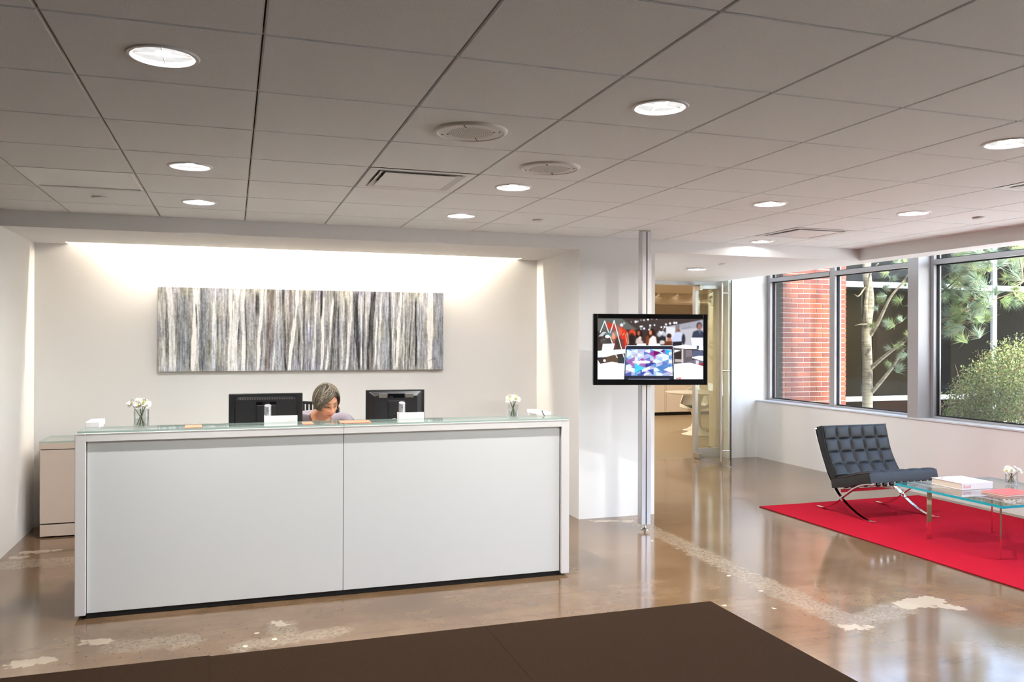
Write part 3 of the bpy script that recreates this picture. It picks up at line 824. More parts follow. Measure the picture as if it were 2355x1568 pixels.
glass_slab(DX0 + 0.012, 0.6505, DYF - 0.004, 5.47, DTOP + 0.003, DTOP + 0.014, [GREEN_GLASS, GREEN_EDGE], 'glass_counter', t)
glass_slab(0.6525, DX1 - 0.012, DYF - 0.004, 5.47, DTOP + 0.003, DTOP + 0.014, [GREEN_GLASS, GREEN_EDGE], 'glass_counter', t)
MB().box(DX0, DX0 + 0.078, 5.56, 5.80, DTOP, DTOP + 0.034).build('raised_end', DESK_WHITE, t, bevel=0.002)
MB().box(DX1 - 0.078, DX1, 5.56, 5.86, DTOP, DTOP + 0.022).build('raised_end', DESK_WHITE, t, bevel=0.002)
GZ = DTOP + 0.0145

# credenza behind the desk
t = empty('credenza', (-0.4, 7.68, 0), 'low beige credenza with a glass top behind the left end of the desk', 'cabinet')
MB().box(-1.452, 0.9, 7.47, 7.90, 0.012, 0.105).build('plinth', CRED, t, bevel=0.002)
MB().box(-1.448, 0.896, 7.476, 7.90, 0.105, 0.115).build('reveal', DARK_GAP, t)
bd = MB().box(-1.452, 0.9, 7.485, 7.90, 0.115, 0.70).build('body', CRED, t, bevel=0.002)
for k in range(3):
    MB().box(-1.452 + k * 0.784, -1.452 + (k + 1) * 0.784 - 0.003, 7.467, 7.484, 0.115, 0.70).build('door', CRED, bd, bevel=0.002)
MB().box(-1.448, 0.896, 7.476, 7.90, 0.70, 0.706).build('reveal', DARK_GAP, t)
MB().box(-1.456, 0.904, 7.465, 7.90, 0.706, 0.757).build('top_board', CRED, t, bevel=0.002)
glass_slab(-1.458, 0.906, 7.463, 7.90, 0.758, 0.770, [GREEN_GLASS, GREEN_EDGE], 'glass_top', t)
for (xx, yy) in ((-1.38, 7.55), (0.82, 7.55), (-1.38, 7.82), (0.82, 7.82)):
    MB().lathe([(0.0005, 0), (0.02, 0), (0.02, 0.014)], (xx, yy, 0), 12).build('foot', BLACK_PL, t)

# cards and pen on the counter
def card(x0, x1, y0, y1, rot, label):
    cx, cy = (x0 + x1) / 2, (y0 + y1) / 2
    M = Matrix.Translation((cx, cy, GZ)) @ Matrix.Rotation(rot, 4, 'Z')
    w, d = (x1 - x0) / 2, (y1 - y0) / 2
    o = MB(M).box(-w, w, -d, d, 0.0005, 0.0025).build('brochure', CORAL, bevel=0.001)
    tag(o, label, 'brochure', 'coral brochures on the counter')
card(-0.27, -0.175, 5.24, 5.40, 0.02, 'coral brochure lying alone on the counter, left of the left monitor')
card(0.41, 0.475, 5.26, 5.40, 0.0, 'coral brochure on the counter beside the left monitor, in front of the woman')
card(0.64, 0.83, 5.25, 5.41, -0.04, 'coral brochure on the counter between the woman and the right monitor')
pn = MB().tube([(2.03, 5.36, GZ + 0.004), (2.035, 5.40, GZ + 0.012), (2.05, 5.46, GZ + 0.028)], [0.003, 0.0045, 0.0045], 8).build('pen', BLACK_PL, smooth=True)
tag(pn, 'small black pen lying at the right end of the counter', 'pen')

# ================================================================ MONITORS, POSTS, ORGANISERS
def monitor(x0, x1, yc, ztop, zbot, yaw, label, kind):
    cx = (x0 + x1) / 2; w = (x1 - x0) / 2; h = ztop - zbot
    t = empty('monitor', (cx, yc + 0.03, 0.742), label, 'monitor', 'monitors behind the counter')
    M = Matrix.Translation((cx, yc, zbot)) @ Matrix.Rotation(yaw, 4, 'Z')
    MB(M).box(-w, w, 0, 0.022, 0, h).build('screen_case', BLACK_PL, t, bevel=0.004)
    MB(M).box(-w + 0.012, w - 0.012, 0.0222, 0.0232, 0.012, h - 0.012).build('screen_glass', BLACK_GLOSS, t)
    def rrect(x0, x1, z0, z1, y0, y1, inset, r, top_only=False):
        mb = MB(M); pts = []
        for (cx_, cz_, a0) in ((x1 - r, z1 - r, 0), (x0 + r, z1 - r, 90), (x0 + r, z0 + r, 180), (x1 - r, z0 + r, 270)):
            for k in range(5):
                a = math.radians(a0 + 22.5 * k); pts.append((cx_ + r * math.cos(a), cz_ + r * math.sin(a)))
        cxm, czm = (x0 + x1) / 2, (z0 + z1) / 2
        n = len(pts)
        vs = [(p[0], y0, p[1]) for p in pts] + [(cxm + (p[0] - cxm) * inset, y1, czm + (p[1] - czm) * inset) for p in pts]
        fs = [(k, (k + 1) % n, n + (k + 1) % n, n + k) for k in range(n)] + [tuple(range(n, 2 * n))]
        mb.add(vs, fs); return mb
    if kind == 0:
        rrect(-w + 0.035, w - 0.035, -0.02 + 0.03, h - 0.022, 0, -0.030, 0.95, 0.04).build('back_housing', BLACK_PL, t)
        for k in range(22):
            xx = -w + 0.075 + k * (2 * w - 0.15) / 21
            MB(M).box(xx - 0.0045, xx + 0.0045, -0.031, -0.026, h - 0.040, h - 0.031).build('vent_rib', GREY_PL, t)
        MB(M).box(-0.065, 0.065, -0.036, -0.029, h - 0.075, h - 0.055).build('handle_recess', BLACK_GLOSS, t)
    else:
        rrect(-w + 0.020, w - 0.020, 0.02, h - 0.012, 0, -0.045, 0.80, 0.012).build('back_housing', BLACK_PL, t)
        for s_ in (-1, 1):
            gx = s_ * 0.094
            MB(M).box(gx - 0.030, gx + 0.030, -0.050, -0.018, h - 0.055, h - 0.026).build('speaker_grille', GREY_PL, t, bevel=0.002)
        MB(M).box(-0.058, 0.058, -0.046, -0.034, h - 0.056, h - 0.026).build('handle_recess', BLACK_GLOSS, t)
    MB(M).box(-0.06, 0.06, -0.05, -0.03, h * 0.40, h * 0.40 + 0.12).build('mount_plate', BLACK_PL, t, bevel=0.004)
    MB(M).box(-0.02, 0.02, -0.052, -0.012, 0.742 - zbot, h * 0.5).build('stand_neck', BLACK_PL, t, bevel=0.004)
    MB(M).box(-0.11, 0.11, -0.10, 0.09, 0.742 - zbot, 0.752 - zbot).build('stand_base', BLACK_PL, t, bevel=0.004)
monitor(-0.027, 0.463, 6.0, 1.213, 0.885, -0.02, 'black wide monitor seen from behind, left of the woman', 0)
monitor(0.902, 1.325, 5.98, 1.226, 0.90, -0.05, 'black monitor with two speaker grilles seen from behind, right of the woman', 1)
def post(px, label_post, label_box, bx0, bx1):
    p = at_Y(px, 940, 5.62)
    t = empty('monitor_post', (p.x, p.y, 0.742), label_post, 'monitor arm', 'silver posts behind the counter')
    n = 24; r = 0.0215
    mb = MB(); vs = []; fs = []
    for i in range(n):
        a = 2 * PI * i / n
        vs.append((p.x + r * math.cos(a), p.y + r * math.sin(a), 0.742))
        vs.append((p.x + r * math.cos(a), p.y + r * math.sin(a), 1.158 + 0.35 * r * math.sin(a)))
    for i in range(n):
        j = (i + 1) % n; fs.append((2 * i, 2 * j, 2 * j + 1, 2 * i + 1))
    fs.append([2 * i + 1 for i in range(n)]); mb.add(vs, fs)
    mb.build('column', ALU, t, smooth=True)
    MB().disc((p.x, p.y - r - 0.0008, 1.125), 0.003, 10, rot=Matrix.Rotation(PI / 2, 3, 'X')).build('set_screw', BLACK_PL, t, recalc=False)
    MB().box(p.x - 0.05, p.x + 0.05, p.y - 0.04, p.y + 0.04, 0.7425, 0.752).build('clamp', ALU, t, bevel=0.002)
    MB().box(p.x - 0.012, p.x + 0.012, p.y + 0.02, 5.93, 1.00, 1.025).build('arm', ALU, t, bevel=0.002)
    o = empty('letter_tray', ((bx0 + bx1) / 2, 5.55, 0.742), label_box, 'tray', 'white trays on the work surface')
    MB().box(bx0, bx1, 5.53, 5.536, 0.7425, 1.098).build('front_plate', COVER, o, bevel=0.001)
    MB().box(bx0, bx0 + 0.005, 5.536, 5.59, 0.7425, 1.098).build('end_plate', COVER, o, bevel=0.001)
    MB().box(bx0 + 0.005, bx1, 5.536, 5.59, 0.7425, 0.75).build('bottom_plate', COVER, o)
    MB().box(bx1 - 0.062, bx1 - 0.006, 5.5285, 5.5298, 1.045, 1.075).build('label_holder', DESK_WHITE, o)
pA = at_Y(608, 950, 5.53); pB = at_Y(684, 950, 5.53)
post(616, 'slant-topped silver post in front of the left monitor', 'upright white letter tray beside the left silver post', pA.x, pB.x)
pA = at_Y(917, 950, 5.53); pB = at_Y(975, 950, 5.53)
post(924.5, 'slant-topped silver post in front of the right monitor', 'upright white letter tray beside the right silver post', pA.x, pB.x)

# ================================================================ VASES WITH DAISIES
def daisy_meshes():
    out = []
    for s_ in range(3):
        mb = MB(); R = random.Random(s_)
        for layer, (n, rl, tilt) in enumerate(((17, 0.030, 0.35), (14, 0.026, 0.75))):
            for k in range(n):
                a = 2 * PI * k / n + R.uniform(-0.1, 0.1) + layer * 0.2
                tt = tilt + R.uniform(-0.25, 0.25); L = rl * R.uniform(0.85, 1.1)
                d = Vector((math.cos(a) * math.cos(tt), math.sin(a) * math.cos(tt), math.sin(tt)))
                w = Vector((-math.sin(a), math.cos(a), 0)); nn = d.cross(w)
                vs = []
                for (f_, ww, dz) in ((0.15, 0.0018, 0), (0.6, 0.0042, 0.0015), (0.9, 0.0036, 0.0005), (1.0, 0.0012, -0.001)):
                    c = d * (L * f_) + nn * (-dz)
                    vs += [c - w * ww, c + w * ww]
                mb.add(vs, [(0, 1, 3, 2), (2, 3, 5, 4), (4, 5, 7, 6)])
        me = bpy.data.meshes.new('petals'); me.from_pydata(mb.v, [], mb.f); me.materials.append(PETAL); out.append(me)
    mb = MB().lathe([(0.0005, 0.007), (0.005, 0.006), (0.008, 0.003), (0.007, 0.0), (0.0005, -0.001)], (0, 0, 0), 14)
    mc = bpy.data.meshes.new('flower_centre'); mc.from_pydata(mb.v, [], mb.f); mc.materials.append(DAISY_C)
    return out, mc
PETALS, CENTRE = daisy_meshes()
def vase(cx, cy, cz, r, h, label, fl_label, group, n=6, spread=0.062):
    t = empty('glass_vase', (cx, cy, cz), label, 'vase', 'small glass vases of daisies')
    MB().lathe([(0.0005, 0.001), (r * 0.92, 0.001), (r, 0.006), (r, h * 0.8), (r * 1.02, h), (r * 0.95, h), (r * 0.93, 0.012), (0.0005, 0.010)], (cx, cy, cz), 28).build('bowl', VASE_GLASS, t, smooth=True)
    MB().lathe([(0.0005, 0.012), (r * 0.91, 0.0125), (r * 0.91, h * 0.55), (0.0005, h * 0.552)], (cx, cy, cz), 24).build('water', VASE_GLASS, t, smooth=True)
    R = random.Random(int(cx * 100))
    for k in range(n):
        a = 2 * PI * k / n + R.uniform(-0.3, 0.3); rr = spread * (0.85 if k % 2 else 0.42)
        head = Vector((cx + rr * math.cos(a), cy + rr * math.sin(a) * 0.8, cz + h + 0.022 + R.uniform(0.0, 0.022)))
        base = Vector((cx - 0.6 * r * math.cos(a), cy - 0.6 * r * math.sin(a), cz + 0.016))
        d = empty('daisy', base, fl_label, 'flower', group)
        mid = (base + head) / 2 + Vector((0, 0, 0.004))
        MB().tube([base, mid, head], 0.0019, 6).build('stem', STEM, d, smooth=True)
        facing = Vector((math.cos(a) * 0.6, math.sin(a) * 0.6 - 0.8, 0.8)).normalized()
        q = facing.to_track_quat('Z', 'Y').to_euler()
        p = share(PETALS[k % 3], 'petals', head, d, q)
        share(CENTRE, 'flower_centre', head + facing * 0.004, d, q)
vase(-0.505, 5.285, GZ, 0.042, 0.112, 'small clear glass vase of daisies at the left end of the desk', 'white daisy in the vase at the left end of the desk', 'daisies in the left desk vase')
vase(1.775, 5.275, GZ, 0.036, 0.092, 'small clear glass vase of daisies at the right end of the desk', 'white daisy in the vase at the right end of the desk', 'daisies in the right desk vase', 5)

# ================================================================ PAINTING
def smooth_noise(h, w, sy, sx):
    gh, gw = max(2, int(h / sy) + 2), max(2, int(w / sx) + 2)
    g = rng.random((gh, gw))
    yy = np.linspace(0, gh - 1.001, h); xx = np.linspace(0, gw - 1.001, w)
    y0 = yy.astype(int); x0 = xx.astype(int); fy = (yy - y0)[:, None]; fx = (xx - x0)[None, :]
    fy = fy * fy * (3 - 2 * fy); fx = fx * fx * (3 - 2 * fx)
    return (g[y0][:, x0] * (1 - fy) * (1 - fx) + g[y0 + 1][:, x0] * fy * (1 - fx) + g[y0][:, x0 + 1] * (1 - fy) * fx + g[y0 + 1][:, x0 + 1] * fy * fx)
def raster_mesh(name, img, origin, ex, ey, mtl, parent):
    """img[row (top first), col, rgb 0..1 sRGB]; origin = lower-left corner, ex/ey = full edge vectors"""
    H, W = img.shape[:2]
    xs = np.linspace(0, 1, W); ys = np.linspace(1, 0, H)
    o = np.array(Vector(origin) - ORG[parent.name])
    P = o[None, None, :] + xs[None, :, None] * np.array(ex)[None, None, :] + ys[:, None, None] * np.array(ey)[None, None, :]
    me = bpy.data.meshes.new(name)
    nv = H * W; nf = (H - 1) * (W - 1)
    me.vertices.add(nv); me.vertices.foreach_set('co', P.reshape(-1).astype(np.float32))
    i = (np.arange(H - 1)[:, None] * W + np.arange(W - 1)[None, :]).reshape(-1)
    q = np.stack([i, i + W, i + W + 1, i + 1], 1).reshape(-1).astype(np.int32)
    me.loops.add(nf * 4); me.loops.foreach_set('vertex_index', q)
    me.polygons.add(nf); me.polygons.foreach_set('loop_start', np.arange(0, nf * 4, 4, dtype=np.int32))
    me.update(calc_edges=True)
    a = me.attributes.new('col', 'FLOAT_COLOR', 'POINT')
    l = np.where(img <= 0.04045, img / 12.92, ((img + 0.055) / 1.055) ** 2.4)
    rgba = np.ones((nv, 4), np.float32); rgba[:, :3] = l.reshape(-1, 3)
    a.data.foreach_set('color', rgba.reshape(-1))
    me.materials.append(mtl)
    ob = bpy.data.objects.new(name, me); COL.objects.link(ob); ob.parent = parent
    return ob
def paint_birches(W=640, H=186):
    X = np.arange(W)[None, :] / W * 2202 + 78; Y = np.arange(H)[:, None] / H
    X = np.broadcast_to(X, (H, W)).copy(); Yb = np.broadcast_to(Y, (H, W))
    fine = smooth_noise(H, W, 60, 2.2); fine2 = smooth_noise(H, W, 22, 1.6); broad = smooth_noise(H, W, 90, 26); rough_ = smooth_noise(H, W, 5, 2.5)
    base = 0.60 + 0.16 * (broad - 0.5) + 0.20 * (fine - 0.5) + 0.18 * (fine2 - 0.5) + 0.12 * (rough_ - 0.5)
    img = np.stack([base, base, base * 1.0], 2)
    warm = smooth_noise(H, W, 60, 30)[..., None]
    img = img * (1 + (warm - 0.5) * np.array([0.06, 0.05, -0.10]))
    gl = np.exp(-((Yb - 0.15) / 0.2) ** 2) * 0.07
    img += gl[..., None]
    def trunk(xt, xb, w, c, y0=0.0, y1=1.0, soft=2.5, tint=(1, 1, 1), al=0.92):
        nonlocal img
        ctr = xt + (xb - xt) * Yb + 9 * (smooth_noise(H, W, 40, W)[:, :1] - 0.5)
        ww = w / 2 * (0.9 + 0.35 * (smooth_noise(H, W, 25, W)[:, :1] - 0.5)) + 3.0 * (fine2 - 0.5) * 1.6
        d = np.abs(X - ctr) - ww
        m = np.clip(0.5 - d / (2 * soft), 0, 1)
        m = m * np.clip((Yb - y0) * 12 + 0.5, 0, 1) * np.clip((y1 - Yb) * 12 + 0.5, 0, 1)
        tex = 0.20 * (fine - 0.5) + 0.22 * (fine2 - 0.5) + 0.10 * (rough_ - 0.5)
        colr = (c + tex)[..., None] * np.array(tint)
        img = img * (1 - m[..., None] * al) + colr * m[..., None] * al
    G, Bn, Bl = (1.0, 1.0, 0.98), (1.05, 0.985, 0.95), (0.975, 1.0, 1.03)
    L = [(400, 395, 60, .50, 0, 1, Bl), (250, 255, 60, .60, .1, 1, Bl), (120, 112, 34, .72, 0, 1, G), (160, 185, 46, .84, 0, 1, G), (345, 330, 42, .97, 0, 1, G), (375, 345, 16, .82, 0, 1, G),
         (350, 350, 9, .22, .2, .45, G), (302, 300, 7, .2, .68, .95, G), (480, 470, 24, .80, 0, 1, Bl), (515, 515, 12, .8, .4, .8, Bl), (505, 500, 14, .42, .35, .6, G), (560, 560, 10, .4, .35, .6, G),
         (595, 590, 24, .88, 0, 1, G), (640, 620, 46, .92, 0, 1, G), (658, 655, 8, .3, .4, .6, G), (690, 690, 36, .87, 0, 1, G), (705, 712, 10, .36, .1, 1, G), (750, 745, 40, .64, 0, 1, G),
         (795, 790, 26, .24, .05, .32, G), (830, 795, 26, .97, 0, 1, G), (860, 835, 26, .72, 0, 1, G), (902, 868, 46, .47, 0, 1, Bn), (940, 912, 18, .78, 0, 1, G), (965, 955, 24, .66, 0, 1, Bl), (985, 1004, 22, .42, 0, 1, Bn),
         (1000, 1004, 12, .26, .4, 1, G), (1050, 1030, 22, .52, 0, .5, Bn), (1098, 1032, 28, .95, 0, 1, G), (1075, 1075, 8, .2, .15, .35, G), (1112, 1104, 12, .24, .5, .9, G), (1150, 1140, 24, .46, 0, 1, G), (1125, 1130, 16, .72, .1, 1, G),
         (1190, 1172, 15, .84, .2, .5, Bl), (1210, 1200, 36, .48, 0, .4, G), (1244, 1215, 18, .86, .15, 1, G), (1280, 1282, 22, .2, 0, .35, G), (1296, 1285, 22, .95, .1, 1, G), (1378, 1322, 26, .95, .1, 1, G), (1395, 1360, 32, .42, 0, 1, G),
         (1330, 1345, 20, .60, 0, 1, G), (1420, 1410, 14, .34, .2, 1, G), (1445, 1440, 22, .74, 0, 1, G), (1470, 1465, 22, .45, .1, .6, G), (1522, 1482, 24, .84, 0, 1, G), (1552, 1560, 44, .32, 0, .62, Bl), (1540, 1580, 30, .27, .6, 1, G), (1600, 1595, 12, .82, .05, 1, Bl), (1622, 1610, 12, .38, 0, 1, G), (1640, 1628, 18, .72, 0, 1, G),
         (1692, 1660, 46, .30, 0, 1, G), (1665, 1668, 28, .46, .75, 1, Bn), (1735, 1700, 16, .86, .3, 1, G), (1758, 1735, 22, .82, 0, 1, G), (1790, 1795, 36, .62, 0, 1, Bl), (1828, 1836, 20, .33, 0, 1, Bl), (1858, 1860, 22, .85, 0, 1, G), (1885, 1880, 12, .26, .5, .8, G), (1918, 1885, 28, .93, 0, 1, G), (1942, 1940, 13, .86, 0, 1, G),
         (1990, 1990, 30, .66, .2, 1, G), (1996, 1994, 8, .28, .4, .85, G), (2046, 2048, 14, .2, .08, .95, G), (2080, 2078, 30, .68, .1, 1, Bl), (2162, 2166, 48, .97, 0, 1, G), (2240, 2245, 60, .56, 0, 1, Bl)]
    for (a, b, w, c, y0, y1, tn) in L: trunk(a, b, w, c, y0, y1, tint=tn)
    sp = rng.random((H, W)); vs = smooth_noise(H, W, 3, 2.2)
    img = np.where((sp > 0.984)[..., None] & (vs > 0.5)[..., None], img * 0.52, img)
    img = np.where((sp < 0.012)[..., None], np.minimum(1, img * 1.25 + 0.06), img)
    y, x = int(H * 0.885), int(W * 0.955)
    for k in range(18):
        img[y - int(k * 0.45) + (k % 3) - 1, x - 8 + k] *= 0.4
    img = (img - 0.62) * 1.22 + 0.66
    img = img * np.array([0.985, 1.0, 1.03])
    return np.clip(img, 0.02, 0.99)
PX0, PX1, PZ0, PZ1 = -0.622, 1.930, 1.304, 2.042
t = empty('painting', ((PX0 + PX1) / 2, 7.9, PZ0), 'long grey painting of birch trunks on the alcove wall', 'painting')
CANVAS = mat('canvas_edge_paint', rgb(150, 150, 152), 0.8, var=0.2, vscale=20)
MB().box(PX0, PX1, 7.868, 7.919, PZ0, PZ1).build('canvas', CANVAS, t)
raster_mesh('paint_layer', paint_birches(), (PX0, 7.8675, PZ0), (PX1 - PX0, 0, 0), (0, 0, PZ1 - PZ0), attr_mat('birch_paint', rough=0.7, bump=0.3, spec=0.3), t)
# ================================================================ POLE AND TELEVISION
t = empty('display_pole', (3.285, 6.30, 0), 'silver floor-to-ceiling pole carrying the television', 'pole')
px0, px1, py0, py1 = 3.243, 3.330, 6.268, 6.340
MB().box(px0, px0 + 0.040, py0, py1, 0.045, CEIL - 0.012).build('extrusion', ALU, t, bevel=0.0025)
MB().box(px0 + 0.047, px1, py0, py1, 0.045, CEIL - 0.012).build('extrusion', ALU, t, bevel=0.0025)
MB().box(px0 + 0.039, px0 + 0.048, py0 + 0.012, py1 - 0.002, 0.05, CEIL - 0.014).build('slot', DARK_GAP, t)
MB().lathe([(0.0005, 0), (0.034, 0), (0.034, 0.006), (0.012, 0.014), (0.008, 0.02), (0.008, 0.05), (0.0005, 0.05)], (3.290, 6.30, 0), 24).build('foot', CHROME, t, smooth=True)
MB().box(px0 + 0.005, px1 - 0.005, py0 + 0.005, py1 - 0.005, CEIL - 0.013, CEIL - 0.0005).build('top_pad', STEEL, t)
ang = math.radians(5.0)
ex = (r0 * math.cos(ang) + fwd * math.sin(ang)).normalized()
en = Vector((0, 0, 1)).cross(ex)            # pointing away from the viewer
if en.dot(fwd) < 0: en = -en
TVC = at_D(1496.5, 803, 6.86)
TW, TH = 0.957, 0.583
tv = empty('television', (TVC.x, TVC.y, TVC.z - TH / 2), 'black flat television on the silver pole, showing a busy showroom', 'television')
M = frame_xf(TVC, ex, en, Vector((0, 0, 1)))
w, h = TW / 2, TH / 2
MB(M).box(-w, w, 0.004, 0.045, -h, h).build('case', BLACK_GLOSS, tv, bevel=0.004)
sx0, sx1 = -w + TW * (1373.2 - 1363) / 267, w - TW * (1630 - 1620.3) / 267
sz1, sz0 = h - TH * (732 - 721.5) / 162.5, -h + TH * (884 - 871) / 162.5
bz = MB(M)
bz.box(-w, sx0, -0.003, 0.004, -h, h); bz.box(sx1, w, -0.003, 0.004, -h, h); bz.box(sx0, sx1, -0.003, 0.004, sz1, h); bz.box(sx0, sx1, -0.003, 0.004, -h, sz0)
bz.build('bezel', BLACK_GLOSS, tv, bevel=0.0015)
MB(M).box(-0.10, 0.08, 0.045, 0.075, -0.10, 0.10).build('bracket', BLACK_PL, tv, bevel=0.003)
def paint_tv(W=372, H=210):
    S = 2; w2, h2 = W * S, H * S
    X = np.broadcast_to(np.linspace(188, 2195, w2)[None, :], (h2, w2)); Y = np.broadcast_to(np.linspace(178, 1308, h2)[:, None], (h2, w2))
    img = np.zeros((h2, w2, 3)); img[:] = (0.24, 0.20, 0.19)
    def put(m, c, a=1.0):
        nonlocal img
        m = (m * a)[..., None]; img = img * (1 - m) + np.array(c) / 255.0 * m
    def poly(pts, c, a=1.0):
        ins = np.zeros((h2, w2), bool); n = len(pts)
        for i in range(n):
            x1, y1 = pts[i]; x2, y2 = pts[(i + 1) % n]
            if y1 == y2: continue
            cond = ((y1 > Y) != (y2 > Y)) & (X < (x2 - x1) * (Y - y1) / (y2 - y1) + x1)
            ins ^= cond
        put(ins.astype(float), c, a)
    def ell(cx, cy, rx, ry, c, a=1.0, soft=0.25):
        d = np.sqrt(((X - cx) / rx) ** 2 + ((Y - cy) / ry) ** 2)
        put(np.clip((1 - d) / soft + 0.5, 0, 1), c, a)
    def line(p, q, wd, c):
        px, py = p; dx, dy = q[0] - px, q[1] - py
        tt = np.clip(((X - px) * dx + (Y - py) * dy) / (dx * dx + dy * dy), 0, 1)
        d = np.hypot(X - px - tt * dx, Y - py - tt * dy); put(np.clip((wd / 2 - d) / 3 + 0.5, 0, 1), c)
    # back of the hall
    poly([(188, 178), (2195, 178), (2195, 420), (188, 420)], (66, 56, 54)); poly([(188, 178), (640, 178), (960, 400), (188, 420)], (92, 94, 90))
    poly([(188, 420), (700, 380), (1480, 400), (1480, 700), (188, 760)], (60, 48, 46))
    poly([(1480, 330), (2195, 190), (2195, 760), (1480, 680)], (176, 174, 182)); poly([(1700, 290), (2195, 190), (2195, 330), (1800, 380)], (150, 150, 162))
    poly([(1480, 330), (1660, 340), (1660, 640), (1480, 640)], (206, 206, 214)); poly([(1660, 300), (1740, 290), (1740, 600), (1660, 600)], (120, 112, 116))
    poly([(360, 240), (640, 330), (760, 430), (720, 740), (520, 740), (380, 470)], (176, 60, 44)); poly([(540, 300), (600, 340), (620, 500), (560, 480)], (120, 110, 106))
    for (cx, cy, rx, ry, c) in ((440, 430, 70, 70, (90, 96, 96)), (620, 420, 34, 62, (226, 84, 52)), (690, 430, 26, 60, (206, 60, 44)), (840, 440, 60, 60, (216, 70, 48)), (910, 470, 30, 40, (220, 84, 56)),
                                (540, 470, 60, 60, (128, 124, 122)), (480, 540, 40, 100, (232, 150, 120)), (580, 640, 60, 120, (58, 54, 52)), (690, 590, 60, 100, (212, 52, 42)), (760, 560, 26, 110, (150, 92, 70)),
                                (390, 600, 70, 120, (66, 66, 64)), (300, 600, 60, 60, (88, 86, 82)), (830, 560, 60, 110, (40, 32, 32)), (1330, 600, 60, 80, (50, 40, 40)), (1400, 470, 90, 60, (190, 192, 204)), (1410, 560, 60, 70, (40, 38, 44)), (1410, 620, 50, 40, (214, 206, 200))):
        ell(cx, cy, rx, ry, c, 0.9, 0.4)
    # two visitors
    ell(970, 480, 66, 100, (44, 26, 22)); ell(962, 450, 28, 44, (150, 96, 72)); poly([(890, 640), (905, 540), (960, 510), (1040, 540), (1090, 640)], (64, 52, 52)); poly([(905, 640), (915, 560), (960, 530), (1020, 580), (1060, 640)], (196, 178, 172)); ell(990, 540, 26, 34, (214, 200, 190))
    ell(1205, 470, 70, 105, (52, 28, 22)); ell(1186, 440, 27, 46, (206, 136, 104)); poly([(1150, 645), (1160, 560), (1230, 490), (1290, 520), (1310, 645)], (224, 212, 210)); poly([(1100, 660), (1100, 520), (1150, 480), (1165, 560), (1150, 660)], (120, 60, 36))
    ell(1540, 500, 46, 46, (52, 34, 30)); ell(1545, 590, 50, 60, (170, 110, 88)); ell(1720, 410, 34, 36, (120, 80, 66)); ell(1720, 520, 90, 100, (188, 194, 220)); poly([(1580, 560), (1640, 480), (1790, 480), (1800, 640), (1620, 650)], (184, 190, 216)); ell(1815, 560, 34, 100, (50, 48, 56)); poly([(1460, 600), (1600, 600), (1600, 680), (1460, 680)], (96, 56, 36)); poly([(1610, 610), (1790, 600), (1780, 680), (1610, 690)], (40, 36, 44))
    ell(2115, 310, 52, 68, (48, 44, 50)); ell(2120, 325, 38, 58, (150, 100, 92)); poly([(1975, 530), (2000, 420), (2080, 390), (2150, 390), (2195, 430), (2195, 530)], (56, 62, 78)); poly([(2090, 390), (2150, 385), (2130, 470)], (92, 106, 130))
    for k in range(9): line((1765 + k * 22, 380 - k * 5), (1772 + k * 22, 355 - k * 6 + (k % 3) * 16), 9, (110, 110, 122))
    for (cx, cy, r_) in ((905, 238, 22), (945, 232, 14), (1062, 208, 16), (1005, 208, 10), (1138, 196, 18), (1180, 306, 19), (1262, 298, 15), (995, 328, 17), (1028, 325, 16), (1065, 364, 20), (1006, 374, 14), (1160, 384, 16), (1178, 352, 12), (1392, 336, 17), (1452, 332, 17), (1490, 326, 14), (1480, 284, 18), (1434, 372, 12), (1558, 266, 20), (1638, 256, 20), (1678, 256, 19), (640, 300, 30), (688, 268, 14), (822, 240, 9), (1210, 186, 9), (1300, 190, 10), (1360, 420, 16), (1420, 418, 14), (1388, 450, 20)):
        ell(cx, cy, r_, r_, (226, 236, 246), 0.95, 0.5)
    k_ = np.ones(9) / 9
    for ax_ in (0, 1): img = np.apply_along_axis(lambda v: np.convolve(np.pad(v, 4, mode='edge'), k_, mode='valid'), ax_, img)
    for (cx, cy, r_) in ((905, 238, 18), (1138, 196, 14), (1180, 306, 15), (1262, 298, 12), (1010, 328, 14), (1065, 364, 15), (1160, 384, 12), (1392, 336, 13), (1452, 332, 14), (1480, 284, 14), (1558, 266, 16), (1638, 256, 16), (1678, 256, 16)): ell(cx, cy, r_, r_, (240, 246, 252), 0.9, 0.6)
    # desks, laptops
    poly([(188, 640), (280, 600), (440, 560), (700, 560), (700, 1000), (188, 1000)], (70, 58, 54), 0.55)
    poly([(930, 640), (1100, 640), (1105, 690), (925, 690)], (228, 228, 232)); poly([(1150, 640), (1375, 640), (1375, 690), (1145, 690)], (232, 232, 236))
    poly([(285, 650), (515, 640), (490, 745), (440, 800), (262, 812)], (214, 214, 224))
    poly([(188, 780), (480, 760), (720, 745), (720, 820), (520, 850), (360, 890), (188, 915)], (236, 236, 242)); poly([(188, 890), (360, 885), (188, 915)], (190, 190, 200))
    poly([(250, 910), (560, 850), (580, 1000), (470, 980), (250, 1010)], (92, 74, 60)); poly([(250, 900), (350, 905), (350, 1000), (260, 1010)], (60, 54, 52)); ell(320, 960, 26, 26, (230, 226, 222)); poly([(188, 905), (270, 900), (270, 930), (188, 935)], (50, 48, 48))
    poly([(188, 940), (240, 1020), (460, 980), (700, 1020), (700, 1308), (188, 1308)], (234, 236, 244)); poly([(570, 890), (690, 880), (690, 1015), (575, 1010)], (56, 60, 60))
    poly([(1620, 690), (1850, 660), (2060, 690), (2195, 700), (2195, 770), (2060, 740), (1860, 740), (1640, 720)], (226, 224, 232))
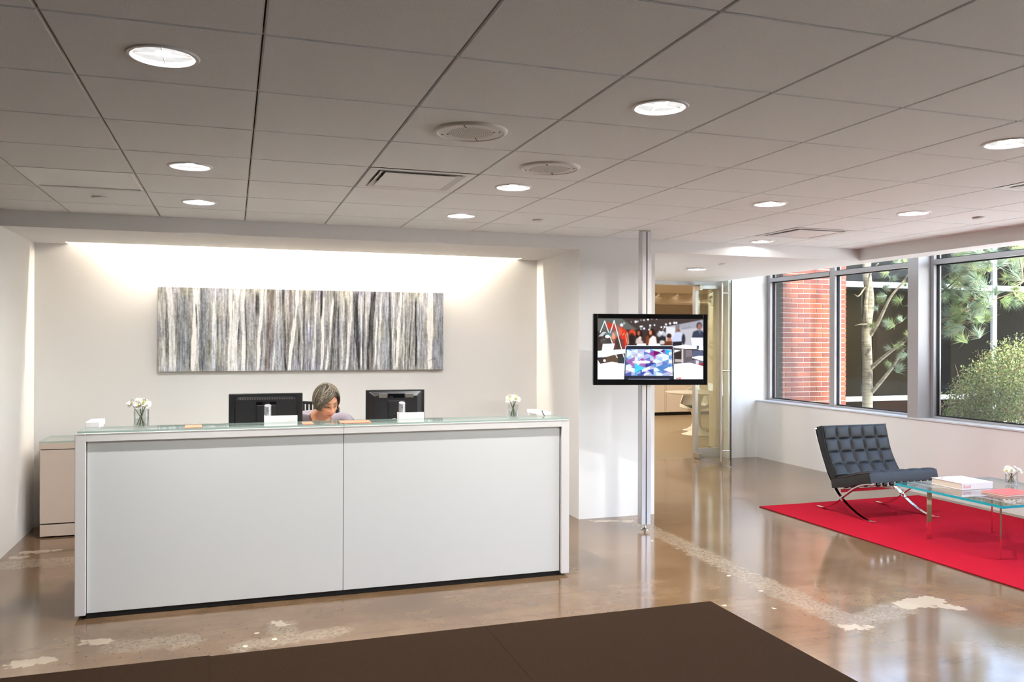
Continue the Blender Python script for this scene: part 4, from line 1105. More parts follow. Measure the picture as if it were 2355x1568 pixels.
    poly([(1640, 720), (1860, 745), (2000, 850), (1980, 1000), (1650, 1010)], (96, 88, 90)); poly([(1640, 760), (1760, 770), (1640, 810)], (232, 232, 238)); poly([(1650, 810), (1780, 780), (1775, 930), (1650, 930)], (52, 44, 44)); poly([(1780, 740), (1812, 740), (1815, 1000), (1775, 1000)], (188, 178, 178)); poly([(1650, 930), (1780, 940), (1780, 985), (1650, 980)], (176, 164, 164))
    poly([(1860, 760), (1980, 760), (1990, 870), (1860, 900)], (120, 112, 118)); poly([(1990, 770), (2195, 770), (2195, 880), (1990, 880)], (84, 90, 116)); poly([(1980, 890), (2120, 868), (2195, 872), (2195, 970), (1980, 910)], (234, 234, 242)); poly([(1830, 1000), (2060, 930), (2195, 980), (2195, 1060), (1640, 1020)], (104, 104, 120)); poly([(2050, 950), (2110, 960), (2110, 1040), (2050, 1030)], (206, 196, 200)); poly([(2080, 1020), (2195, 1000), (2195, 1060)], (150, 56, 70))
    poly([(1955, 530), (2185, 530), (2190, 700), (1975, 690)], (214, 214, 224)); poly([(2070, 680), (2110, 680), (2110, 760), (2070, 760)], (66, 76, 100)); line((2100, 745), (2140, 760), 18, (216, 220, 232))
    poly([(1640, 1020), (1940, 998), (2195, 1062), (2195, 1308), (1640, 1308)], (232, 236, 246)); ell(1745, 1288, 30, 18, (222, 120, 100)); ell(1695, 1292, 22, 7, (80, 70, 70))
    # task lamp
    for p, q in (((235, 440), (322, 225)), ((322, 225), (395, 435)), ((395, 435), (430, 440)), ((430, 440), (498, 218)), ((498, 218), (640, 745)), ((420, 500), (465, 635)), ((660, 810), (685, 895)), ((530, 850), (560, 905))):
        line(p, q, 16, (222, 232, 236))
    poly([(200, 515), (285, 425), (360, 425), (285, 510)], (176, 182, 180)); ell(395, 480, 66, 44, (90, 120, 124)); ell(375, 515, 46, 28, (246, 250, 252))
    for p, q in (((690, 450), (660, 490)), ((750, 450), (715, 490)), ((750, 450), (775, 640)), ((715, 490), (750, 660))): line(p, q, 12, (206, 160, 130))
    # laptop in front
    poly([(712, 700), (735, 676), (1600, 676), (1625, 700), (1645, 1308), (678, 1308)], (206, 210, 220)); poly([(722, 706), (742, 688), (1595, 688), (1616, 706), (1635, 1308), (690, 1308)], (40, 42, 54))
    x0_, x1_, y0_, y1_ = 725, 1605, 746, 1242
    sel = [(740, 746), (1590, 746), (1612, 1242), (708, 1242)]
    poly(sel, (186, 208, 232))
    hexc = [(150, 176, 214), (92, 100, 170), (204, 224, 242), (62, 72, 140), (168, 160, 196), (220, 234, 248), (176, 190, 224), (84, 132, 188)]
    R = random.Random(5)
    cw, chh = 118, 76
    tri = []
    for i in range(-1, 9):
        for j in range(-1, 9):
            xx = 708 + i * cw; yy = 746 + j * chh + (chh / 2 if i % 2 else 0)
            tri.append(([(xx, yy), (xx + cw, yy + chh / 2), (xx, yy + chh)], R.choice(hexc)))
            tri.append(([(xx + cw, yy - chh / 2), (xx + cw, yy + chh / 2), (xx, yy)], R.choice(hexc)))
    tri += [([(1250, 776), (1378, 800), (1250, 890)], (112, 10, 76)), ([(1140, 830), (1250, 770), (1250, 890)], (140, 56, 140)), ([(1370, 780), (1475, 755), (1410, 806)], (60, 10, 60)), ([(1478, 746), (1584, 786), (1478, 838)], (20, 176, 220)), ([(1410, 800), (1475, 770), (1475, 845)], (150, 90, 160)),
            ([(725, 975), (892, 880), (886, 1095)], (150, 96, 156)), ([(890, 1010), (1080, 1100), (886, 1215)], (60, 190, 220)), ([(960, 960), (1040, 905), (1090, 960)], (160, 62, 140)), ([(960, 1020), (1088, 985), (1085, 1100)], (164, 96, 158)), ([(1250, 890), (1300, 870), (1260, 950)], (200, 60, 140)), ([(1170, 960), (1250, 960), (1205, 1000)], (126, 40, 120)),
            ([(725, 905), (790, 935), (725, 975)], (86, 120, 186)), ([(1095, 1010), (1270, 990), (1190, 1060), (1095, 1095)], (56, 56, 130)), ([(1290, 1080), (1480, 1010), (1590, 1040), (1390, 1160)], (72, 116, 178)), ([(1000, 1125), (1110, 1185), (1000, 1238)], (52, 74, 150)), ([(1130, 1130), (1250, 1115), (1245, 1235)], (54, 76, 152)), ([(900, 1190), (1010, 1120), (1000, 1150), (890, 1218)], (66, 120, 190))]
    keep = img.copy()
    for pts, c in tri: poly(pts, c, 0.88)
    ins = (Y > 746) & (Y < 1242) & (X > 740 - (Y - 746) * 32 / 496) & (X < 1590 + (Y - 746) * 22 / 496)
    img = np.where(ins[..., None], img, keep)
    ell(1040, 1158, 14, 14, (246, 250, 255), 1, 0.6); line((770, 1303), (1545, 1303), 12, (150, 156, 190))
    img = (img[0::2, 0::2] + img[1::2, 0::2] + img[0::2, 1::2] + img[1::2, 1::2]) / 4
    return np.clip(img, 0, 1)
SCREEN = attr_mat('screen_picture', emission=0.92)
o_ = M @ Vector((sx0, 0.0035, sz0))
raster_mesh('screen', paint_tv(), o_, ex * (sx1 - sx0), Vector((0, 0, sz1 - sz0)), SCREEN, tv)
def tvp(zx, zy): return sx0 + (sx1 - sx0) * (zx - 188) / 2007, sz1 - (sz1 - sz0) * (zy - 178) / 1130
GLOWW = emit('screen_lettering_white', (1, 1, 1, 1), 0.95)
a0 = tvp(848, 1008); a1 = tvp(1155, 1008)
me = text_mesh('r/evolution', 0.034, bold=0.0012); wd = max(v.co.x for v in me.vertices)
MB(M @ frame_xf(Vector((a0[0], 0.0028, a0[1])), Vector((1, 0, 0)) * ((a1[0] - a0[0]) / wd), Vector((0, 0, 1)), Vector((0, -1, 0)))).mesh(me).build('lettering', GLOWW, tv)

for m_ in (SCREEN, GLOWW, LENS, LENS_WARM): m_.cycles.emission_sampling = 'NONE'
# ================================================================ MAT AND RUG
t = empty('entrance_mat', (0.5, 3.0, 0), 'dark brown entrance mat in the foreground', 'mat')
MB().box(1.3225, 2.750, 1.2, 4.412, 0.0005, 0.008).build('mat_strip', MAT_BROWN, t, bevel=0.002)
MB().box(-0.1045, 1.322, 1.2, 4.412, 0.0005, 0.008).build('mat_strip', MAT_BROWN, t, bevel=0.002)
MB().box(-1.53, -0.105, 1.2, 4.425, 0.0005, 0.008).build('mat_strip', MAT_BROWN, t, bevel=0.002)
MB().box(-2.96, -1.533, 1.2, 4.425, 0.0005, 0.008).build('mat_strip', MAT_BROWN, t, bevel=0.002)
t = empty('area_rug', (5.73, 5.2, 0), 'bright red wool rug under the lounge chair and glass table', 'rug')
MB().box(4.775, 6.690, 3.6, 6.805, 0.0045, 0.0095).build('pile', RUG, t, bevel=0.002)
MB().box(4.772, 6.693, 3.597, 6.808, 0.0004, 0.0045).build('binding', RUG_EDGE, t)
RZ = 0.0098

# ================================================================ LOUNGE CHAIR
t = empty('lounge_chair', (5.635, 6.23, RZ), 'black button-tufted leather lounge chair on crossed chrome legs', 'chair')
def spline(pts, n=8):
    out = []
    P = [Vector(p) for p in pts]; P = [P[0] * 2 - P[1]] + P + [P[-1] * 2 - P[-2]]
    for i in range(1, len(P) - 2):
        for k in range(n):
            s_ = k / n; a, b, c, d = P[i - 1], P[i], P[i + 1], P[i + 2]
            out.append(0.5 * ((2 * b) + (c - a) * s_ + (2 * a - 5 * b + 4 * c - d) * s_ ** 2 + (3 * b - a - 3 * c + d) * s_ ** 3))
    out.append(P[-2]); return out
BRAIL = [(6.640, 0.755), (6.585, 0.610), (6.525, 0.475), (6.445, 0.325), (6.350, 0.205), (6.270, 0.140), (6.170, 0.082), (6.040, 0.030), (5.930, 0.010), (5.862, RZ + 0.006)]
SRAIL = [(5.895, 0.338), (5.980, 0.325), (6.090, 0.282), (6.200, 0.212), (6.290, 0.150), (6.385, 0.082), (6.470, 0.038), (6.545, 0.016), (6.615, RZ + 0.006)]
for xx in (5.290, 5.982):
    MB().bar(spline([(xx, y, z) for y, z in BRAIL], 5), 0.034, 0.012).build('back_rail', CHROME, t)
    MB().bar(spline([(xx, y, z) for y, z in SRAIL], 5), 0.034, 0.012).build('seat_rail', CHROME, t)
for (y, z) in ((5.905, 0.336), (6.300, 0.215), (6.632, 0.735)):
    MB().box(5.29, 5.982, y - 0.006, y + 0.006, z - 0.014, z + 0.014).build('cross_bar', CHROME, t, bevel=0.002)
for k in range(9):   # leather straps over the front bar
    xa = 5.335 + k * (5.955 - 5.335 - 0.036) / 8
    s1 = MB().bar(spline([(xa + 0.018, 5.898, 0.318), (xa + 0.018, 5.892, 0.340), (xa + 0.018, 5.93, 0.358), (xa + 0.018, 6.15, 0.300), (xa + 0.018, 6.31, 0.235)], 3), 0.040, 0.004)
    s1.build('strap', STRAP, t)
for k in range(9):
    xa = 5.335 + k * (5.955 - 5.335 - 0.036) / 8
    MB().bar(spline([(xa + 0.018, 6.32, 0.25), (xa + 0.018, 6.45, 0.37), (xa + 0.018, 6.545, 0.535), (xa + 0.018, 6.625, 0.74)], 4), 0.036, 0.004).build('strap', STRAP, t)
def cushion(curve, thick, x0, x1, cols, rows, name, side):
    """curve: (y,z) points along the cushion's lower face; side = +1 puffs toward the normal"""
    C = spline([(0, y, z) for y, z in curve], 10)
    cl = [0]
    for a, b in zip(C[:-1], C[1:]): cl.append(cl[-1] + (b - a).length)
    Lt = cl[-1]
    nu, nv = cols * 12, rows * 12
    def pt(s_):
        d = s_ * Lt
        for i in range(len(cl) - 1):
            if d <= cl[i + 1] + 1e-9: break
        f_ = (d - cl[i]) / max(1e-9, cl[i + 1] - cl[i]); p = C[i].lerp(C[i + 1], f_)
        tg = (C[i + 1] - C[i]).normalized(); nn = Vector((1, 0, 0)).cross(tg) * side
        return p, nn
    mb = MB(); top = []; bot = []
    for j in range(nv + 1):
        v = j / nv; p, nn = pt(v); rt_, rb_ = [], []
        for i in range(nu + 1):
            u = i / nu
            fu = abs(math.sin(PI * cols * u)); fv = abs(math.sin(PI * rows * v))
            puff = min(1.0, (fu * fv) ** 0.42)
            eu = min(u, 1 - u) * (x1 - x0); ev = min(v, 1 - v) * Lt
            ed = min(1.0, min(eu, ev) / 0.022)
            edge = math.sqrt(max(0.0, 1 - (1 - ed) ** 2))
            inner = 1.0 if 0.5 / cols < u < 1 - 0.5 / cols and 0.5 / rows < v < 1 - 0.5 / rows else 0.75
            hh = thick * (0.82 + 0.18 * (1 - (1 - puff) * inner)) * (0.82 + 0.18 * edge)
            xx = x0 + (x1 - x0) * u
            rt_.append(Vector((xx, p.y, p.z)) + nn * hh); rb_.append(Vector((xx, p.y, p.z)))
        top.append(rt_); bot.append(rb_)
    W1 = nu + 1
    vs = [q for r in top for q in r] + [q for r in bot for q in r]; off = len(vs) // 2
    fs = []
    for j in range(nv):
        for i in range(nu):
            a = j * W1 + i; fs.append((a, a + 1, a + W1 + 1, a + W1)); fs.append((off + a, off + a + W1, off + a + W1 + 1, off + a + 1))
    for j in range(nv):
        for i in (0, nu):
            a = j * W1 + i; fs.append((a, a + W1, off + a + W1, off + a))
    for i in range(nu):
        for j in (0, nv):
            a = j * W1 + i; fs.append((a, a + 1, off + a + 1, off + a))
    mb.add(vs, fs)
    ob = mb.build(name, LEATHER, t, smooth=True)
    for j in range(1, rows):
        for i in range(1, cols):
            p, nn = pt(j / rows); c = Vector((x0 + (x1 - x0) * i / cols, p.y, p.z)) + nn * (thick * 0.83)
            q = nn.to_track_quat('Z', 'Y').to_matrix()
            MB().lathe([(0.0005, 0.005), (0.005, 0.004), (0.008, 0.0)], c, 10, rot=q).build('button', LEATHER, ob, smooth=True)
    # piping along the seam
    pts = [Vector((x0 + 0.003, pt(v / 20)[0].y, pt(v / 20)[0].z)) + pt(v / 20)[1] * thick * 0.80 for v in range(21)]
    MB().tube(pts, 0.0035, 6).build('piping', LEATHER, ob, smooth=True)
    pts = [p + Vector((x1 - x0 - 0.006, 0, 0)) for p in pts]
    MB().tube(pts, 0.0035, 6).build('piping', LEATHER, ob, smooth=True)
    return ob
cushion([(5.885, 0.352), (6.05, 0.312), (6.20, 0.266), (6.38, 0.228)], 0.112, 5.262, 6.010, 5, 4, 'seat_cushion', 1)
cushion([(6.385, 0.300), (6.455, 0.395), (6.530, 0.535), (6.600, 0.770)], 0.092, 5.262, 6.010, 5, 4, 'back_cushion', 1)

# ================================================================ GLASS COFFEE TABLE
CTX, CTY = 5.608, 4.935
t = empty('coffee_table', (CTX, CTY, RZ), 'square glass coffee table with teal edges on chrome bar legs', 'table')
hs = 0.505; TT = 0.437
glass_slab(CTX - hs, CTX + hs, CTY - hs, CTY + hs, TT - 0.018, TT, [TABLE_GLASS, TEAL_EDGE], 'glass_top', t)
for k in range(4):
    a = PI / 4 + k * PI / 2; d = Vector((math.cos(a), math.sin(a), 0)); ax = Vector((-d.y, d.x, 0))
    c = Vector((CTX, CTY, 0)) + d * 0.462
    MB().bar([c + Vector((0, 0, RZ + 0.001)), c + Vector((0, 0, TT - 0.020))], 0.011, 0.036, ax).build('leg', CHROME, t, bevel=0.0015)
    MB().bar([Vector((CTX, CTY, TT - 0.037)) + d * 0.0, Vector((CTX, CTY, TT - 0.037)) + d * 0.46], 0.011, 0.034, ax).build('cross_frame', CHROME, t)
# book, magazine, vase on it
bk = empty('book', (5.50, 5.10, TT), 'thick white coffee-table book with pink lettering', 'book')
q0 = Vector((5.470, 4.962, TT + 0.001)); 
Rb = Matrix.Rotation(math.radians(-1), 4, 'Z')
MBk = Matrix.Translation(Vector((5.497, 5.155, TT + 0.001))) @ Rb
bw, bd, bh = 0.150, 0.150, 0.052
MB(MBk).box(-bw, bw - 0.004, -bd + 0.004, bd - 0.004, 0.004, bh - 0.004).build('pages', PAPER, bk)
cv_ = MB(MBk)
cv_.box(-bw - 0.003, bw + 0.003, -bd, bd, bh - 0.004, bh); cv_.box(-bw - 0.003, bw + 0.003, -bd, bd, 0.0, 0.004); cv_.box(-bw - 0.003, bw + 0.003, -bd - 0.003, -bd, 0.0, bh)
cb = cv_.build('cover', COVER, bk, bevel=0.001)
me = text_mesh('Knoll', 0.034)
MB(MBk @ frame_xf(Vector((-bw + 0.012, -bd - 0.0035, 0.014)), Vector((1, 0, 0)), Vector((0, 0, 1)), Vector((0, -1, 0)))).mesh(me).build('spine_lettering', PINKPRINT, cb)
me = text_mesh('Knoll', 0.125); wd = max(v.co.x for v in me.vertices)
MB(MBk @ frame_xf(Vector((-bw + 0.018, bd - 0.01, bh + 0.0004)), Vector((0, -1, 0)) * (0.27 / wd), Vector((1, 0, 0)), Vector((0, 0, 1)))).mesh(me).build('cover_lettering', PINKPRINT, cb)
mg = empty('magazine', (5.60, 4.79, TT), 'red softcover magazine lying on the glass table', 'magazine')
MM = Matrix.Translation(Vector((5.565, 4.79, TT + 0.001))) @ Matrix.Rotation(math.radians(2), 4, 'Z')
MB(MM).box(-0.148, 0.148, -0.108, 0.108, 0.001, 0.012).build('pages', PAPER, mg)
MB(MM).box(-0.150, 0.150, -0.110, 0.110, 0.012, 0.0135).build('cover', REDMAG, mg)
MB(MM).box(-0.150, 0.150, -0.110, 0.110, 0.0, 0.001).build('back_cover', REDMAG, mg)
me = text_mesh('Knoll', 0.016)
MB(MM @ frame_xf(Vector((-0.135, -0.07, 0.0138)), Vector((1, 0, 0)), Vector((0, 1, 0)), Vector((0, 0, 1)))).mesh(me).build('cover_lettering', COVER, mg)
vase(5.945, 5.09, TT + 0.001, 0.045, 0.088, 'small clear glass vase of daisies on the coffee table', 'white daisy in the vase on the coffee table', 'daisies in the coffee table vase', 6, 0.066)

# ================================================================ OFFICE FURNITURE BEYOND THE DOOR
t = empty('pedestal_table', (7.50, 12.45, 0), 'round white pedestal table in the office beyond the glass door', 'table')
MB().lathe([(0.0005, 0.002), (0.27, 0.002), (0.272, 0.008), (0.20, 0.03), (0.11, 0.075), (0.06, 0.14), (0.045, 0.25), (0.05, 0.5), (0.09, 0.64), (0.17, 0.695), (0.0005, 0.696)], (7.50, 12.45, 0), 40).build('pedestal', TULIP, t, smooth=True)
MB().lathe([(0.0005, 0.697), (0.50, 0.697), (0.545, 0.712), (0.55, 0.722), (0.0005, 0.722)], (7.50, 12.45, 0), 56).build('table_top', TULIP, t, smooth=True)
t = empty('pedestal_chair', (7.79, 13.05, 0), 'white shell pedestal chair with an olive seat pad in the office', 'chair')
cx, cy = 7.79, 13.05
MB().lathe([(0.0005, 0.002), (0.20, 0.002), (0.202, 0.008), (0.13, 0.028), (0.06, 0.075), (0.035, 0.15), (0.032, 0.24), (0.06, 0.33), (0.12, 0.37), (0.0005, 0.371)], (cx, cy, 0), 36).build('pedestal', TULIP, t, smooth=True)
sh = MB(); n1, n2 = 28, 14; vs = []; fs = []
fdir = Vector((-0.5, -0.86, 0)).normalized(); sdir = Vector((-fdir.y, fdir.x, 0))
for j in range(n2 + 1):
    for i in range(n1):
        a = 2 * PI * i / n1; back = max(0.0, -math.cos(a)); s_ = j / n2
        rr = 0.06 + 0.20 * min(1, s_ * 1.6); rise = (0.025 + 0.08 * abs(math.sin(a))) * s_ ** 2 + (0.36 * back ** 1.4 * max(0, s_ - 0.35) / 0.65)
        tuck = 1 - 0.10 * max(0, s_ - 0.4) * (1 + back)
        p = Vector((cx, cy, 0.372)) + fdir * (rr * tuck * math.cos(a) * 1.0) + sdir * (rr * tuck * math.sin(a) * 1.02) + Vector((0, 0, rise))
        vs.append(p)
for j in range(n2):
    for i in range(n1):
        k = (i + 1) % n1; fs.append((j * n1 + i, j * n1 + k, (j + 1) * n1 + k, (j + 1) * n1 + i))
fs.append(tuple(range(n1)))
sh.add(vs, fs)
so = sh.build('shell', TULIP, t, smooth=True)
so.modifiers.clear(); sm = so.modifiers.new('thick', 'SOLIDIFY'); sm.thickness = 0.014
MB().lathe([(0.0005, 0.0), (0.19, 0.0), (0.21, 0.012), (0.20, 0.035), (0.10, 0.045), (0.0005, 0.046)], (cx, cy, 0.402), 30).build('seat_pad', PAD, t, smooth=True)
# storage wall
for k in range(4):
    x0 = 8.2 + k * 0.56
    t = empty('storage_cabinet', (x0 + 0.28, 15.98, 0), 'cream tall cabinet in the far office, ' + ('leftmost of four', 'second from the left', 'third from the left, behind the round table', 'rightmost of four')[k], 'cabinet', 'cream cabinets along the far office wall')
    MB().box(x0, x0 + 0.556, 15.83, 16.09, 0.07, 2.05).build('carcass', CABINET, t)
    MB().box(x0 + 0.002, x0 + 0.52, 15.812, 15.829, 0.075, 2.045).build('door', CABINET, t, bevel=0.003)
    MB().box(x0 + 0.525, x0 + 0.554, 15.814, 15.829, 0.075, 2.045).build('filler_strip', CABINET, t, bevel=0.002)
    MB().box(x0, x0 + 0.556, 15.86, 16.09, 0.0, 0.07).build('plinth', DARK_GAP, t)
for (x, y, lb) in ((5.15, 11.4, 'nearest the glass door'), (6.6, 14.4, 'before the bulkhead'), (4.5, 12.2, 'added out of view by the left wall'), (5.0, 14.4, 'added out of view far left before the bulkhead'), (9.3, 14.2, 'farthest right'), (5.9, 13.3, 'added out of view in the middle')):  # some lamps are added out of view behind the column to brighten the office
    downlight(x, y, 2.538, 'warm round downlight in the office ceiling, ' + lb, LENS_WARM, 'office downlights', r=0.11)
for k in range(7):
    x = 7.2 + k * 0.42
    tt = empty('accent_lamp', (x, 14.86, 2.45), 'small accent lamp in the row along the office bulkhead', 'lamp', 'accent lamps on the office bulkhead')
    MB().lathe([(0.028, 0.0), (0.035, -0.05), (0.034, -0.05), (0.026, -0.01)], (x, 14.84, 2.55), 14).build('shade', TRIM, tt, smooth=True)
    MB().disc((x, 14.84, 2.51), 0.028, 14, flip=True).build('bulb', LENS_WARM, tt, recalc=False)
# ================================================================ OUTSIDE
struct('ground', MB().box(7.1, 26, -8, 13.0, -0.4, -0.02), BOUNCE_GROUND)
# brick pier beyond the first window
BY = 9.62; BX0, BX1 = 7.115, 8.165
bw_ = empty('wall_brick', ((BX0 + BX1) / 2, BY, 0), kind='structure')
MB().box(BX0, BX1 - 0.01, BY + 0.008, BY + 0.5, -0.05, 3.4).build('mortar_bed', MORTAR, bw_)
struct('wall_brick_return', MB().box(BX1 - 0.09, BX1 - 0.01, BY + 0.5, 13.0, -0.05, 3.4), MORTAR)
BL, BHt, CO = 0.194, 0.0575, 0.0677
bmesh_cache = {}
R = random.Random(3)
nb = 0
for c in range(33):
    z = 0.56 + c * CO
    x = BX1 - (0 if c % 2 else -0.0)
    first = True
    xr = BX1
    while xr > BX0 + 0.02:
        L_ = BL if not (first and c % 2) else BL / 2 - 0.005
        xl = max(BX0, xr - L_)
        key = (round(xr - xl, 3), R.randrange(3), R.randrange(2))
        if key not in bmesh_cache:
            mb = MB(); d = key[2] * 0.0015
            mb.box(0, xr - xl, d, 0.09, 0, BHt)
            me = bpy.data.meshes.new('brick'); me.from_pydata(mb.v, [], mb.f); me.materials.append(BRICKS[key[1]]); me.update(); bmesh_cache[key] = me
        o = bpy.data.objects.new('brick', bmesh_cache[key]); COL.objects.link(o); o.parent = bw_
        o.location = Vector((xl, BY, z)) - ORG[bw_.name]
        nb += 1
        xr = xl - 0.0095; first = False
# glazed wing across the court
fy = 13.0
fw = empty('facade_wing', (15, fy, 0), 'dark glazed building wing with white mullions across the courtyard', 'building')
for x in (8.66, 14.66, 17.67, 20.7):
    MB().box(x - 0.057, x + 0.057, fy - 0.06, fy + 0.06, 0, 3.6).build('mullion', FACADE_FRAME, fw, bevel=0.004)
MB().box(8.17, 22, fy - 0.05, fy + 0.05, 2.625, 2.735).build('transom', FACADE_FRAME, fw, bevel=0.004)
MB().box(8.17, 22, fy - 0.05, fy + 0.05, 0.45, 0.545).build('sill_rail', FACADE_FRAME, fw, bevel=0.004)
MB().box(8.17, 22, fy - 0.2, fy + 0.4, 3.6, 4.6).build('parapet', FACADE_FRAME, fw)
for xa, xb in ((8.3, 11.59), (11.59, 14.60), (14.72, 17.61), (17.73, 20.64)):
    for z0, z1 in ((0.0, 0.45), (0.545, 2.625), (2.735, 3.6)):
        MB().box(xa, xb, fy - 0.006, fy + 0.006, z0, z1).build('pane', FACADE_GLASS, fw)
rm = MB().box(10.7, 22, 17.4, 17.5, -0.1, 3.6)
rm.box(10.7, 22, 13.06, 17.5, -0.12, -0.02); rm.box(10.62, 10.7, 13.06, 17.5, 0, 3.6); rm.box(21.9, 22, 13.06, 17.5, 0, 3.6)
rm.build('room_shell', FAC_DARK, fw)
MB().box(10.7, 22, 13.06, 17.5, 3.6, 3.7).build('roof_deck', FAC_DARK, fw)
MB().box(10.9, 14.3, 15.6, 15.7, 1.75, 2.55).build('wood_band', FAC_TAN, fw)
MB().box(10.9, 14.3, 14.9, 14.95, 1.93, 2.0).build('inner_rail', FAC_GREY, fw)
MB().box(13.2, 13.9, 14.6, 14.7, 0, 3.2).build('curtain', FAC_GREY, fw)
MB().box(13.95, 14.3, 14.7, 14.75, 0, 3.2).build('curtain', FAC_GREY, fw)
MB().box(12.3, 14.4, 13.5, 14.2, 0.0, 0.40).build('red_bench', FAC_RED, fw, bevel=0.05)
for k in range(2):
    cxx = 15.55 + k * 1.0
    mb = MB(); n = 36; vs = []; fs = []
    for i in range(n):
        a = 2 * PI * i / n
        for r_ in (0.24, 0.43): 
            for dy in (0, 0.03): vs.append((cxx + r_ * math.cos(a), 13.25 + dy, 1.32 + r_ * math.sin(a)))
    for i in range(n):
        j = (i + 1) % n; a = 4 * i; b = 4 * j
        fs += [(a, a + 2, b + 2, b), (a + 1, b + 1, b + 3, a + 3), (a, b, b + 1, a + 1), (a + 2, a + 3, b + 3, b + 2)]
    mb.add(vs, fs); mb.build('sign_letter', LETTER, fw)

# pine tree close to the windows
pine = empty('pine_tree', (7.60, 8.48, -0.02), 'slender pine tree with pale trunk just outside the windows', 'tree')
def P_(px, py, D): return at_D(px, py, D)
trunk_pts = [P_(1996, 1500, 10.45), P_(1995, 960, 10.45), P_(1995, 850, 10.45), P_(1993, 760, 10.45), P_(2000, 690, 10.45), P_(1993, 620, 10.45), P_(1999, 560, 10.45), P_(2004, 430, 10.45), P_(2006, 330, 10.4)]
MB().tube(spline(trunk_pts, 5), [0.066 - 0.0006 * i for i in range(8 * 5 + 1)], 14).build('trunk', BARK, pine, smooth=True)
branches = [  # (points as photo bearings with depth, thickness)
    [(2004, 845, 10.42), (2030, 822, 10.2), (2058, 800, 9.9), (2090, 775, 9.6), (2130, 752, 9.3)],
    [(2006, 900, 10.42), (2030, 872, 10.2), (2055, 840, 9.95), (2080, 800, 9.7), (2120, 780, 9.4)],
    [(2002, 770, 10.42), (2020, 740, 10.3), (2034, 710, 10.2), (2050, 680, 10.1), (2075, 650, 10.0), (2100, 615, 9.9)],
    [(1993, 740, 10.42), (1991, 700, 10.38), (1998, 650, 10.32), (2003, 625, 10.3), (2020, 605, 10.2)],
    [(2130, 752, 9.3), (2165, 737, 9.0), (2210, 717, 8.85), (2262, 697, 8.7), (2310, 680, 8.6), (2360, 664, 8.5)],
    [(2130, 752, 9.3), (2168, 738, 9.05), (2215, 720, 8.95), (2250, 700, 8.9), (2275, 682, 8.85)],
    [(2100, 615, 9.9), (2150, 670, 9.2), (2180, 660, 9.0), (2210, 632, 8.9), (2240, 612, 8.85), (2280, 622, 8.8), (2320, 606, 8.8)],
    [(2100, 615, 9.9), (2160, 640, 9.1), (2200, 610, 8.95), (2222, 590, 8.9), (2235, 560, 8.9)],
    [(2120, 780, 9.4), (2165, 760, 9.0), (2185, 750, 8.95), (2215, 745, 8.9)],
    [(2340, 560, 8.6), (2352, 640, 8.55), (2340, 655, 8.55), (2325, 662, 8.5)],
    [(1990, 660, 10.42), (1975, 680, 10.3), (1965, 676, 10.2)],
    [(1993, 745, 10.4), (1978, 745, 10.25), (1966, 748, 10.2)],
]
for b in branches:
    pts = spline([P_(*p) for p in b], 4)
    r_a = 0.028 if b[0][0] < 2010 and len(b) > 4 else 0.011
    MB().tube(pts, [r_a * (1 - 0.75 * i / (len(pts) - 1)) for i in range(len(pts))], 7).build('branch', BARK if r_a > 0.02 else TWIG, pine, smooth=True)
def tuft_mesh(seed, n=120, L=0.145):
    R = random.Random(seed); vs = []; fs = []; mi = []
    for k in range(n):
        th = R.uniform(0, 2 * PI); ph = abs(R.gauss(0.55, 0.42))
        d = Vector((math.sin(ph) * math.cos(th), math.sin(ph) * math.sin(th), math.cos(ph)))
        base = Vector((0, 0, -0.05 * R.random())); ln = L * R.uniform(0.75, 1.1)
        sag = Vector((0, 0, 0)); w = d.cross(Vector((R.random(), R.random(), R.random()))).normalized() * 0.0021
        w2 = d.cross(w).normalized() * 0.0021
        t_ = base + d * ln
        i = len(vs)
        vs += [base - w, base + w * 0.5 + w2, base + w * 0.5 - w2, t_]
        tan = (k % 9 == 0) and ph > 0.5
        for f in ((0, 1, 3), (1, 2, 3), (2, 0, 3)):
            fs.append([i + q for q in f]); mi.append(1 if tan else 0)
    return vs, fs, mi
TUFTS = []
for s_ in range(6):
    vs, fs, mi = tuft_mesh(s_)
    me = bpy.data.meshes.new('needle_tuft'); me.from_pydata(vs, [], fs)
    me.materials.append(NEEDLE[s_ % 2]); me.materials.append(NEEDLE[2]); me.polygons.foreach_set('material_index', mi); me.update(); TUFTS.append(me)
R = random.Random(21)
spots = []
W3 = [(2180, 600), (2195, 618), (2225, 600), (2262, 615), (2240, 632), (2205, 640), (2180, 640), (2172, 660), (2195, 662), (2215, 655), (2190, 690), (2210, 680), (2178, 705), (2225, 668), (2170, 725), (2208, 722), (2192, 745), (2185, 765), (2205, 768), (2230, 725), (2258, 728), (2246, 735), (2262, 655), (2268, 680), (2272, 698), (2290, 672), (2310, 690), (2330, 695), (2338, 662), (2345, 640), (2318, 640), (2335, 615), (2352, 600), (2300, 605), (2345, 680), (2275, 600), (2168, 610), (2168, 680), (2176, 740), (2216, 600), (2250, 590), (2205, 590), (2320, 590), (2170, 590), (2232, 580), (2285, 580), (2350, 572)]
for (px, py) in W3:
    spots.append((px, py, R.uniform(8.5, 9.1), R.uniform(0.85, 1.15)))
    if px < 2275: spots.append((px + R.uniform(-14, 14), py + R.uniform(-14, 14), R.uniform(8.6, 9.2), R.uniform(0.85, 1.15)))
for (px, py) in [(2050, 640), (2038, 625), (2065, 612), (2022, 690), (2035, 660), (2068, 690), (2028, 745), (2052, 745), (2072, 735), (2060, 795), (2040, 800), (2072, 790), (2080, 815), (2045, 835), (2033, 850), (1968, 748), (1966, 678), (2082, 655), (2015, 708), (2078, 600), (2030, 600), (2060, 590), (2095, 700), (2090, 770), (2100, 640)]:
    spots.append((px, py, R.uniform(9.5, 10.2), R.uniform(0.55, 0.85)))
